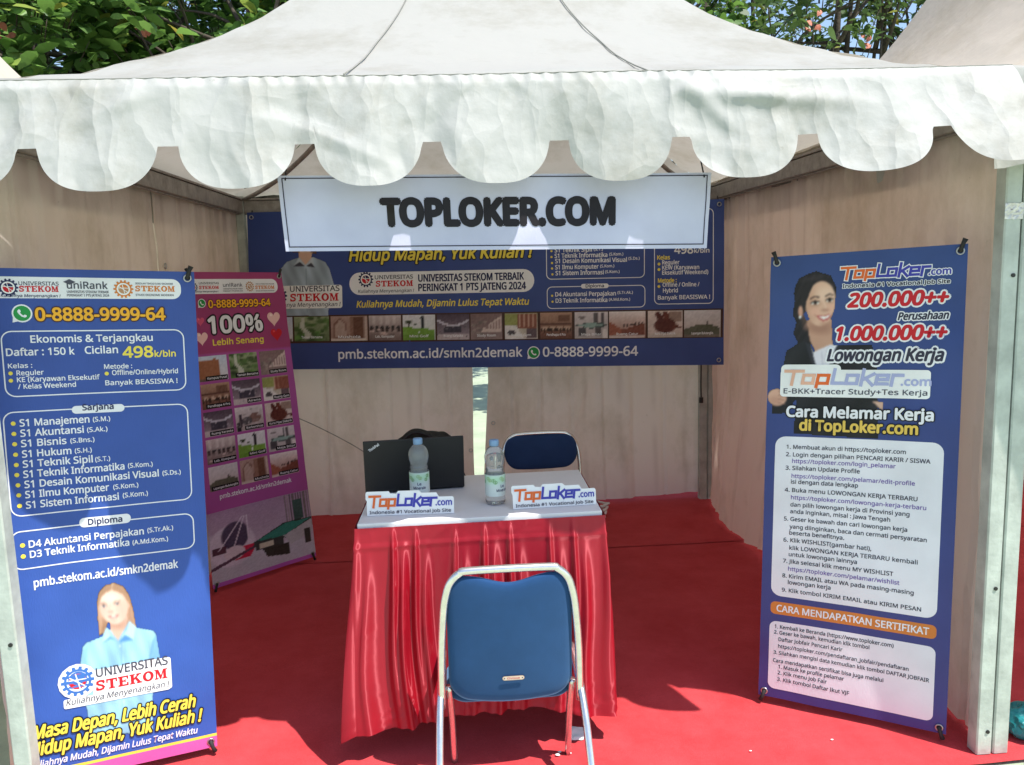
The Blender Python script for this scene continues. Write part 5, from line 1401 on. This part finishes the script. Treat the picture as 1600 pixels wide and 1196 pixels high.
# name sign under the front valance
SW, SH_ = 1.165, .197
corn = [Vector(c) for c in ((-.603, -.022, 1.623), (.549, -.020, 1.601), (.560, -.018, 1.806), (-.614, -.018, 1.822))]
loc = Vector((0, -.02, 1.6))
st_ = thing('name_sign', 'long white sign with heavy black lettering hung under the front valance', 'sign', loc)
fn, N = quad_fn(*corn, SW, SH_, lambda a, b_: .0045 * n3(a * 5, b_ * 1.5, 7) + .0016 * n3(a * 14, b_ * 4, 3) + .005 * (1 - b_) ** 2 * math.sin(a * 5) + .010 * max(0, 1 - math.hypot((a - .72) * 5, (b_ - .05) * 1.2) * 1.2))
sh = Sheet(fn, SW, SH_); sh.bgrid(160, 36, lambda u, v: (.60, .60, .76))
sh.frame(.010, .010, SW - .010, SH_ - .006, .001, .0026, 'ink', 3)
play(sh, SIGN)
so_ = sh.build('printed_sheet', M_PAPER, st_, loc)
for u in (.02, .58, 1.145):
    p, n = fn(u, SH_ - .012); b = MB(); b.tube([p + n * .003 - loc, p + Vector((0, .03, .05)) - loc, p + Vector((0, .035, .14)) - loc], .0022, 5); b.build('cable_tie', M_DARK, st_)

# ------------------------------------------------------------------ table
M_CLOTH = mat('white_table_cloth', (.76, .75, .76), .75, var=.06, vscale=3, bump=.12, bscale=30)
def satin_mat():
    m = mat('red_satin', (.33, .003, .014), .6, 0, .2, var=.10, vscale=5)
    nt = m.node_tree; p = nt.nodes['Principled BSDF']
    tg = nt.nodes.new('ShaderNodeTangent'); tg.direction_type = 'RADIAL'; tg.axis = 'Z'
    g = nt.nodes.new('ShaderNodeBsdfAnisotropic')
    g.inputs['Color'].default_value = (1, .34, .40, 1); g.inputs['Roughness'].default_value = .38
    g.inputs['Anisotropy'].default_value = .72; g.inputs['Rotation'].default_value = 0.0
    nt.links.new(tg.outputs[0], g.inputs['Tangent'])
    mx = nt.nodes.new('ShaderNodeMixShader'); mx.inputs[0].default_value = .085
    nt.links.new(p.outputs[0], mx.inputs[1]); nt.links.new(g.outputs[0], mx.inputs[2]); nt.links.new(mx.outputs[0], nt.nodes['Material Output'].inputs['Surface'])
    return m
M_SATIN = satin_mat()
def tp(x, y): return Vector((-.1563 + (x + .1563) * .981, -2.2585 + (y + 2.2585) * .981))
FL = Vector((-.494, .262)); FR = Vector((.297, .280)); BRt = Vector((.306, .835)); BLt = Vector((-.485, .817)); TZ = .785
FL, FR, BRt, BLt = [tp(*p) for p in (FL, FR, BRt, BLt)]
tc_ = (FL + FR + BRt + BLt) / 4
tloc = Vector((tc_.x, tc_.y, 0))
table = thing('skirted_table', 'small table with white top and pleated red satin skirt', 'table', tloc)
b = MB()
ctr = [FL, FR, BRt, BLt]
def tabletop():
    bm = bmesh.new()
    vs = [bm.verts.new((p.x - tloc.x, p.y - tloc.y, TZ - .022)) for p in ctr]
    f = bm.faces.new(vs); r = bmesh.ops.extrude_face_region(bm, geom=[f])
    for v in [g for g in r['geom'] if isinstance(g, bmesh.types.BMVert)]: v.co.z = TZ
    bmesh.ops.recalc_face_normals(bm, faces=bm.faces[:])
    bmesh.ops.bevel(bm, geom=bm.edges[:], offset=.004, segments=3, affect='EDGES', profile=.5)
    me = bpy.data.meshes.new('tabletop'); bm.to_mesh(me); bm.free(); me.materials.append(M_CLOTH)
    o = bpy.data.objects.new('tabletop', me); col.objects.link(o); o.parent = table; return o
tabletop()
# skirt runs along the left side, the front and the right side
path = [BLt + Vector((-.004, 0)), FL + Vector((-.006, -.006)), FR + Vector((.006, -.006)), BRt + Vector((.004, 0))]
seg = [(path[i + 1] - path[i]).length for i in range(3)]; tot = sum(seg)
def along(d):
    for i in range(3):
        if d <= seg[i] or i == 2:
            t = min(1, d / seg[i]); p = path[i] + (path[i + 1] - path[i]) * t
            tn = (path[i + 1] - path[i]).normalized(); n = Vector((tn.y, -tn.x)); 
            return p, n, i, t
        d -= seg[i]
fL = seg[0]; fR = seg[0] + seg[1]
pl = [fL - .40, fL - .27, fL - .13] + [fL + .005 + .098 * k + .016 * math.sin(k * 2.3) for k in range(9)] + [fR + .11, fR + .26, fR + .4]
def skirt(u, v):
    d = u * tot
    p, n, i, t = along(d)
    # corner blending of the outward direction
    for cd, n2 in ((fL, None), (fR, None)):
        w = abs(d - cd)
        if w < .12:
            _, na, _, _ = along(max(0, cd - .01)); _, nb, _, _ = along(min(tot, cd + .01)); k = .5 + .5 * (d - cd) / .12
            n = (na * (1 - k) + nb * k).normalized()
    band = .072
    dep = v * (TZ - .016)
    # pleats: a sharp overlap at every fold, softening and wandering downwards
    off = 0
    wand = .030 * n3(d * 2.3, v * 1.6, 3) * v + .012 * math.sin(v * 3 + d * 9) * v
    dd = d + wand
    for k, q in enumerate(pl):
        x = (dd - q) / .098
        if -.5 < x < .62:
            depth_f = min(1, v * 3 + .12)
            ridge = math.exp(-(x / (.07 + .10 * v)) ** 2) * .024
            soft = .026 * math.exp(-((x - .30) / .16) ** 2) * (.5 + .5 * n3(q * 7, 1, 2) + .5)
            off += 1.35 * (ridge * (1 - .35 * v) + soft * min(1, v * 2)) * depth_f * (.45 + 1.3 * abs(n3(q * 13.7, .4, 5)))
    tb = v ** 1.25
    big = .030 * n3(d * 3.4, v * .9, 9) + .022 * math.sin(d * 16 + 1.3 * n3(d * 2, v, 1))
    flare = .002 * tb + big * tb * .55
    if i != 1 or d < fL + .2: flare += (.075 if d < fL else .02) * tb * math.exp(-((d - fL) / .16) ** 2)
    flare += .02 * tb * math.exp(-((d - fR) / .12) ** 2)
    if dep < band: off *= .35 + .65 * dep / band
    off += .0035 * math.exp(-((dep - band) / .006) ** 2)
    crk = (.0016 * n3(d * 30, v * 34, 2) + .003 * max(0, 1 - abs(n3(d * 12 + v * 6, v * 10, 14)) * 6)) * (max(0, v - .75) * 4 * (1 if n3(d * 3, 0, 17) > -.1 else .2) + .08 + .25 * (dep < band))
    o = .003 + off + flare + crk
    hem = .122 + .022 * math.sin(d * 7.5 + .6) + .024 * n3(d * 5, 0, 8)
    z = TZ - .012 - v * (TZ - .012 - hem)
    return (p.x + n.x * o - tloc.x, p.y + n.y * o - tloc.y, z)
b = MB(); b.grid(skirt, 560, 90); b.build('skirt', M_SATIN, table, True)
for (sx, sy) in ((.14, .42), (.86, .42), (.86, .92), (.14, .92)):
    p = (FL * (1 - sx) + FR * sx) * (1 - sy) + (BLt * (1 - sx) + BRt * sx) * sy
    b = MB(); b.tube([(p.x - tloc.x, p.y - tloc.y, .008), (p.x - tloc.x, p.y - tloc.y, TZ - .024)], .014, 10); b.build('leg', M_STEEL, table, True)

# ------------------------------------------------------------------ small boards, bottles, laptop on the table
def mini_sign(label, a, c):
    a = tp(*a); c = tp(*c); d = c - a; W = d.length
    ang = math.atan2(d.y, d.x)
    t = thing('name_board', label, 'sign', ((a.x + c.x) / 2, (a.y + c.y) / 2, TZ + .001), ang, 'small boards on the table')
    H = W * .275
    k = W
    out = [(0, .0), (1, .0), (1, .175), (.985, .195), (.83, .195), (.80, .245), (.63, .245), (.60, .275), (.36, .275), (.34, .245), (.27, .25), (.255, .275), (0.0, .275), (-.012, .255), (-.012, .19), (0, .17)]
    th = .005; V = []; 
    n = len(out)
    V = [((x - .5) * k, -th / 2, y * k) for x, y in out] + [((x - .5) * k, th / 2, y * k) for x, y in out]
    tr = tessellate_polygon([[Vector((x, y, 0)) for x, y in out]])
    F = [tuple(q) for q in tr] + [tuple(n + i for i in reversed(q)) for q in tr] + [(i, n + i, n + (i + 1) % n, (i + 1) % n) for i in range(n)]
    lean = Matrix.Rotation(R(-9), 3, 'X')
    V = [lean @ Vector(v) for v in V]
    bd = mesh_obj('board', V, F, mat('foam_board', (.86, .86, .87), .5), t)
    def fn(u, v):
        return lean @ Vector((u - W / 2, -th / 2 - .0002, v)), lean @ Vector((0, -1, 0))
    sh = Sheet(fn, W, H)
    sh.logo('', .02 * k, .975 * k, .098 * k, .135 * k, 'logo_b', 2)
    sh.text('Indonesia #1 Vocational Job Site', .03 * k, .965 * k, .020 * k, .036 * k, 'ink', 6)
    sh.build('lettering', M_CARD, bd, Vector((0, 0, 0)))
    s = MB(); s.box((0, .03, .012), (.05, .05, .003)); s.box((0, .012, .03), (.04, .003, .05), Euler((R(-25), 0, 0))); s.build('easel_foot', M_CLOTH, t)
    return t
mini_sign('white cut-out name board at the left front corner of the table', (-.470, .344), (-.185, .330))
mini_sign('white cut-out name board at the right front corner of the table', (.010, .340), (.290, .352))

def water_mat():
    m = bpy.data.materials.new('clear_bottle'); m.use_nodes = True; p = m.node_tree.nodes['Principled BSDF']
    p.inputs['Base Color'].default_value = (.93, .96, .97, 1); p.inputs['Roughness'].default_value = .03; p.inputs['IOR'].default_value = 1.34; p.inputs['Transmission Weight'].default_value = .80
    return m
M_WATER = water_mat(); M_CAP = mat('pale_blue_cap', (.28, .46, .72), .4, trans=.2)
def bottle_label(W):
    def f(sh):
        sh.bgrid(40, 12, lambda u, v: lin((.84 - .12 * math.exp(-((v - .78) / .2) ** 2), .88, .87 - .12 * math.exp(-((v - .78) / .18) ** 2))))
        for k in range(16):
            a = k / 16; u = W * (.06 + .13 * (k % 8)) ; sh.disc(u + W * .03 * (k // 8), .054 + .007 * math.sin(k * 2.1), .0065, [(.22, .42, .20), (.36, .56, .30)][k % 2], 1, 8, 1.2)
        for c in (.20, .70):
            sh.text('Le', W * c - .006, W * c + .008, .030, .009, 'navy', 2); sh.text('Minerale', W * c - .021, W * c + .023, .016, .009, 'navy', 2)
            sh.line([(W * c - .02, .009), (W * c + .02, .009)], .0012, 'blue', 2)
    return f
def bottle(label, loc, rz):
    q = tp(loc[0], loc[1]); t = thing('water_bottle', label, 'bottle', (q.x, q.y, loc[2]), rz, 'water bottles on the table')
    s = .218 / .222
    prof = [(.0, .004), (.018, .0015), (.028, .0), (.0325, .006), (.0335, .014), (.0325, .03), (.033, .05), (.0335, .072), (.0335, .098), (.0325, .104), (.0300, .108), (.0295, .113), (.0310, .118), (.0285, .124), (.0275, .128), (.030, .137), (.0325, .147), (.0335, .158), (.0330, .168), (.030, .179), (.025, .188), (.0185, .195), (.0130, .199), (.0120, .204)]
    b = MB(); b.lathe([(r, z * s) for r, z in prof[1:]], n=40, fn=lambda r, z, a: r * (1 + (.035 * math.cos(5 * a) if z < .02 else .012 * math.cos(12 * a) if .13 < z < .18 else 0)))
    body = b.build('bottle_body', M_WATER, t, True)
    rl = .0342; W = 2 * PI * rl
    def fn(u, v):
        a = u / rl - PI / 2 - .2 * 2 * PI
        n = Vector((math.cos(a), math.sin(a), 0)); return n * rl + Vector((0, 0, .030 + v)), n
    sh = Sheet(fn, W, .072); sh.U = .00008; bottle_label(W)(sh); sh.build('label', M_CARD, body, Vector((0, 0, 0)))
    c = MB(); c.lathe([(.0145, .199 * s), (.0158, .2005 * s), (.0158, .216 * s), (.0150, .2195 * s), (.006, .2205 * s)], n=36, fn=lambda r, z, a: r * (1 + .02 * math.cos(18 * a) * (z < .214)))
    c.build('cap', M_CAP, t, True)
    return t
bottle('water bottle standing in front of the laptop, label facing the viewer', (-.303, .505, TZ + .001), 0)
bottle('water bottle beside the laptop, in the middle of the table', (-.043, .425, TZ + .001), R(38))

M_LAP = mat('black_laptop', (.008, .008, .010), .55, var=.3, vscale=3)
lap = thing('laptop', 'black laptop standing open with its lid back to the viewer', 'laptop', (*tp(-.325, .625), TZ + .001), math.atan2(.033, .354))
W_ = .351; Hh = .192
b = MB(); b.box((0, .115, .008), (W_, .225, .015), bev=.004); base = b.build('base', M_LAP, lap)
b = MB()
for j in range(5): b.box((0, .06 + .022 * j, .0172), (W_ * .86, .018, .002), bev=.0005)
b.build('keyboard', M_DARK, base)
lid_r = Euler((R(-8 + 14), 0, 0))
lid = MB(); lid.box((0, -.010, Hh / 2 + .004), (W_, .009, Hh), Euler((R(7), 0, 0)), .003); lo = lid.build('lid', M_LAP, lap)
b = MB(); b.box((0, -.0055, Hh / 2 + .006), (W_ * .93, .0015, Hh * .86), Euler((R(7), 0, 0))); b.build('screen', M_DARK, lo)
b = MB(); b.tube([(-W_ * .32, .002, .012), (-W_ * .18, .002, .012)], .006, 8); b.build('hinge', M_DARK, lap)
b = MB(); b.tube([(W_ * .18, .002, .012), (W_ * .32, .002, .012)], .006, 8); b.build('hinge', M_DARK, lap)
Rx = Euler((R(7), 0, 0)).to_matrix()
def fn(u, v):
    return Vector((0, -.010, Hh / 2 + .004)) + Rx @ Vector((u - W_ / 2, -.0048, v - Hh / 2)), Rx @ Vector((0, -1, 0))
class Tilt(Sheet): pass
lg_c = (.036, .168); ca, sa = math.cos(R(33)), math.sin(R(33))
def fnl(u, v):
    x = lg_c[0] + (u * ca - v * sa); y = lg_c[1] + (u * sa + v * ca); return fn(x, y)
sh = Sheet(fnl, .05, .012); sh.text('ThinkPad', -.02, .022, -.004, .009, 'white', 1); sh.build('lettering', M_CARD, lo, Vector((0, 0, 0)))

# ------------------------------------------------------------------ chairs
def velvet(name, base):
    m = mat(name, base, .9, 0, .15, var=.16, vscale=7, bump=.08, bscale=420)
    p = m.node_tree.nodes['Principled BSDF']; p.inputs['Sheen Weight'].default_value = .9; p.inputs['Sheen Tint'].default_value = (.35, .62, .95, 1); p.inputs['Sheen Roughness'].default_value = .45
    return m
M_BLUE = velvet('blue_velvet', (.017, .060, .165)); M_NAVY = velvet('navy_cloth', (.022, .048, .13))
M_NAVY.node_tree.nodes['Principled BSDF'].inputs['Sheen Weight'].default_value = .2
G_C = 'folding chairs at the table'
def padded(outline, depth, place, name, m, parent, bulge=.012):
    """cushion from a closed outline in (x,z): front and back faces puffed, rounded rim"""
    cx = sum(p[0] for p in outline) / len(outline); cz = sum(p[1] for p in outline) / len(outline)
    rings = [(-.5, .96, 0), (-.5, .86, .3), (-.5, .6, .8), (-.5, .3, 1.0), (-.5, 0.02, 1.0)]
    V = []; F = []; n = len(outline)
    prof = [(1.0, 0.02, -1), (.985, .02, -.5)]  # unused
    lay = []
    for (sc_, dy) in ((.02, -.5 - bulge / depth), (.35, -.5 - bulge / depth * .95), (.65, -.5 - bulge / depth * .7), (.86, -.5 - bulge / depth * .25), (.955, -.42), (1.0, -.18), (1.0, .18), (.955, .42), (.86, .5 + bulge / depth * .25), (.65, .5 + bulge / depth * .7), (.35, .5 + bulge / depth * .95), (.02, .5 + bulge / depth)):
        lay.append((sc_, dy * depth))
    for (s, dy) in lay:
        for (x, z) in outline: V.append(place(cx + (x - cx) * s, dy, cz + (z - cz) * s))
    for i in range(len(lay) - 1):
        for k in range(n): F.append((i * n + k, i * n + (k + 1) % n, (i + 1) * n + (k + 1) % n, (i + 1) * n + k))
    F.append(tuple(range(n - 1, -1, -1))); F.append(tuple((len(lay) - 1) * n + k for k in range(n)))
    o = mesh_obj(name, V, F, m, parent, True); return o
def rr_outline(w, z0, z1, r, dip=0.0, sag=0.0, n=10, topn=24):
    P = []
    for (cx, cz, a0) in ((w / 2 - r, z1 - r, 0), (-w / 2 + r, z1 - r, 90), (-w / 2 + r, z0 + r, 180), (w / 2 - r, z0 + r, 270)):
        for k in range(n + 1):
            a = R(a0 + 90 * k / n); P.append([cx + r * math.cos(a), cz + r * math.sin(a)])
        if a0 in (0, 180):
            x0 = P[-1][0]; x1 = -x0
            for k in range(1, topn): P.append([x0 + (x1 - x0) * k / topn, P[-1][1]])
    for p in P:
        if dip and p[1] > z1 - .03 : p[1] -= dip * math.exp(-(p[0] / (w * .20)) ** 2)
        if sag and p[1] < (z0 + z1) / 2: p[1] -= sag * (1 - (2 * p[0] / w) ** 2)
    return [tuple(p) for p in P]

# near chair, its back to the viewer (local: -y towards the viewer)
ch = thing('folding_chair', 'blue velvet chrome chair in front, its back to the viewer', 'chair', (-.030, .10, 0), 0, G_C)
def yb(z): return -.10 + (.695 - z) * .15
hw = .193
fr = MB()
left = [(-.212, yb(.24), .24), (-.207, yb(.42), .42), (-.196, yb(.56), .56), (-.186, yb(.62), .62), (-.172, yb(.66), .66), (-.145, yb(.688), .688), (-.11, yb(.696), .696)]
right = [(-x, y, z) for x, y, z in reversed(left)]
fr.tube(catmull(left + right, 6), .0118, 14); fr.build('back_frame', M_CHROME, ch, True)
place = lambda x, dy, z: (x * (1 + .02 * (.69 - z)), yb(z) + dy - .018 * (1 - (x / .2) ** 2) + .012, z)
bo = padded(rr_outline(.372, .272, .680, .060, dip=.026, sag=.018), .024, place, 'backrest', M_BLUE, ch, .004)
# moulded groove below the hand hold, on the side facing the viewer
sp = lambda x, dy, z: (x, .055 + dy * .0 + (z), .0)
seat_out = rr_outline(.375, -.005, .335, .06)
so2 = padded(seat_out, .055, lambda x, dy, z: (x * (1 + .06), -.012 + z, .262 + dy + .16 * z), 'seat', M_BLUE, ch)
for sx in (-1, 1):
    b = MB(); b.tube(catmull([(sx * .202, .24, .372), (sx * .210, .04, .33), (sx * .219, -.09, .22), (sx * .226, -.22, .0)], 7), .0118, 12); b.build('rear_leg', M_CHROME, ch, True)
    b = MB(); b.tube(catmull([(sx * .19, -.02, .30), (sx * .185, .02, .18), (sx * .183, .06, .0)], 6), .0105, 12); b.build('front_leg', M_CHROME, ch, True)
    b = MB(); b.tube([(sx * .205, -.015, .245), (sx * .226, -.015, .245)], .008, 8); b.build('pivot_bolt', M_STEEL, ch, True)
b = MB(); b.tube([(-.222, -.19, .05), (.222, -.19, .05)], .008, 10); b.build('stretcher', M_CHROME, ch, True)
# maker's badge
def badge_fn(u, v):
    x = u - .033 + .006; z = .335 + v
    p = Vector(place(x, -.0185, z)); return p, Vector((0, -1, .15)).normalized()
sh = Sheet(badge_fn, .066, .015); sh.U = .0003
sh.rect(0, 0, .066, .015, .0074, (.62, .42, .30), 4); sh.rect(.0015, .0015, .0645, .0135, .006, (.80, .62, .50), 5); sh.text('Chitose', .014, .052, .0045, .006, 'red', 6); sh.disc(.006, .0075, .002, 'grey', 6); sh.disc(.060, .0075, .002, 'grey', 6)
sh.build('badge', M_CARD, bo, Vector((0, 0, 0)))

def far_chair(label, loc, rz):
    t = thing('folding_chair', label, 'chair', loc, rz, G_C)
    yb2 = lambda z: .16 + (z - .42) * .18
    f = MB(); L_ = [(-.205, yb2(.0) - .10, .0), (-.203, yb2(.40), .40), (-.200, yb2(.58), .58), (-.185, yb2(.66), .66), (-.15, yb2(.705), .705), (-.09, yb2(.718), .718)]
    f.tube(catmull(L_ + [(-x, y, z) for x, y, z in reversed(L_)], 6), .011, 12); f.build('back_frame', M_CHROME, t, True)
    pl2 = lambda x, dy, z: (x, yb2(z) + dy + .02 * (1 - (x / .2) ** 2) - .012, z)
    o = padded(rr_outline(.375, .548, .716, .070, sag=.012), .028, pl2, 'backrest', M_NAVY, t)
    padded(rr_outline(.38, -.19, .17, .06), .04, lambda x, dy, z: (x, z, .405 + dy), 'seat', M_NAVY, t)
    for sx in (-1, 1):
        b = MB(); b.tube([(sx * .19, -.17, .39), (sx * .192, .05, .2), (sx * .195, .23, .0)], .010, 10); b.build('leg', M_CHROME, t, True)
    b = MB(); b.tube([(-.2, .19, .06), (.2, .19, .06)], .008, 8); b.build('stretcher', M_CHROME, t, True)
    return t
far_chair('navy folding chair behind the right end of the table', (.262, 1.62, 0), R(2))
far_chair('folding chair behind the laptop with a black bag hung on it', (-.345, 1.46, 0), R(6))
# black bag over the chair behind the laptop
M_BAG = mat('black_nylon', (.010, .009, .010), .6, var=.4, vscale=12, bump=.5, bscale=70)
bag = thing('shoulder_bag', 'black nylon bag hanging on the chair behind the laptop', 'bag', (-.335, 1.50, 0))
bm = bmesh.new(); bmesh.ops.create_icosphere(bm, subdivisions=5, radius=1)
for v in bm.verts:
    c = v.co; s_ = lambda q, e: math.copysign(abs(q) ** e, q)
    x, y, z = s_(c.x, .6), s_(c.y, .75), s_(c.z, .62)
    k = 1 + .06 * n3(c.x * 2.4, c.y * 2.4, c.z * 2.4) + .03 * n3(c.x * 6, c.y * 6, c.z * 6)
    v.co = Vector((x * .175 * k, y * .085 * k + .02, .602 + z * .195 * k + .018 * math.sin(x * 2 + 1) * (z > 0)))
me = bpy.data.meshes.new('bag_body'); bm.to_mesh(me); bm.free(); me.materials.append(M_BAG); me.polygons.foreach_set('use_smooth', [True] * len(me.polygons))
o = bpy.data.objects.new('bag_body', me); col.objects.link(o); o.parent = bag
b = MB()
cv = catmull([(-.12, -.05, .74), (-.085, -.06, .80), (-.035, -.06, .835), (.02, -.06, .825), (.07, -.05, .79), (.13, -.04, .76)], 8)
for dx in (-.02, -.01, 0, .01, .02): b.tube([p + Vector((0, dx, -abs(dx) * .2)) for p in cv], .010, 7)
b.build('strap', M_BAG, bag, True)
b = MB(); b.tube(catmull([(.15, 0, .66), (.185, -.02, .60), (.20, -.02, .54), (.19, 0, .46)], 6), [.014] * 19, 7); b.build('side_strap', M_BAG, bag, True)

# ------------------------------------------------------------------ odds and ends on the floor
M_WHITE = mat('white_plastic', (.78, .76, .74), .5)
b = MB()
for k in range(4):
    P = [(.010 * k + .035 * math.cos(a) * (1 + .15 * k), .03 * k + .05 * math.sin(a), .012 + .016 * k + .008 * math.sin(a * 2 + k)) for a in [2 * PI * i / 18 for i in range(18)]]
    b.tube(P, .008, 7, True)
b.tube(catmull([(.03, .05, .06), (-.05, .10, .03), (-.10, .02, .008), (-.14, .16, .008), (-.35, .25, .008)], 6), .007, 7)
o = b.build('cable_coil', M_WHITE, None, True); o.location = (.690, 2.60, .008)
tag(o, 'coil of white cable on the carpet behind the table', 'cable')
b = MB(); b.grid(lambda u, v: (.05 * u + .01 * v, .035 * v, .006 + .03 * v * (1 - .3 * u) + .006 * n3(u * 3, v * 3, 2)), 8, 8)
o = b.build('paper_scrap', M_WHITE, None, True); o.location = (.165, .225, .0); tag(o, 'crumpled white paper scrap peeking out below the skirt', 'paper')
crumbs = [(.118, .150, .005), (.128, .166, .004), (.158, .155, .004), (.735, .10, .0025), (1.02, .13, .003)]
for i, (x, y, r_) in enumerate(crumbs):
    bm = bmesh.new(); bmesh.ops.create_icosphere(bm, subdivisions=2, radius=r_)
    for v in bm.verts: v.co = Vector((v.co.x * 1.6, v.co.y, v.co.z * .5)) * (1 + .5 * n3(v.co.x * 200 + i, v.co.y * 200, v.co.z * 200))
    me = bpy.data.meshes.new('litter_bit'); bm.to_mesh(me); bm.free(); me.materials.append(M_WHITE)
    o = bpy.data.objects.new('litter_bit', me); col.objects.link(o); o.location = (x, y, .006)
    tag(o, 'tiny pale bit of litter lying on the sunlit red carpet', 'litter', 'bits of litter on the carpet')
M_TEAL = mat('teal_plastic', (.02, .30, .33), .4, var=.3, vscale=14, trans=.2)
bm = bmesh.new(); bmesh.ops.create_icosphere(bm, subdivisions=4, radius=1)
for v in bm.verts:
    c = v.co.copy(); k = 1 + .22 * n3(c.x * 2, c.y * 2, c.z * 2) + .12 * abs(n3(c.x * 5, c.y * 5, c.z * 5))
    v.co = Vector((c.x * .085 * k, c.y * .07 * k, max(.0, .045 + c.z * .06 * k)))
me = bpy.data.meshes.new('plastic_bag'); bm.to_mesh(me); bm.free(); me.materials.append(M_TEAL)
o = bpy.data.objects.new('plastic_bag', me); col.objects.link(o); o.location = (1.672, .09, .004); tag(o, 'crumpled teal plastic bag on the carpet beside the corner post', 'bag')
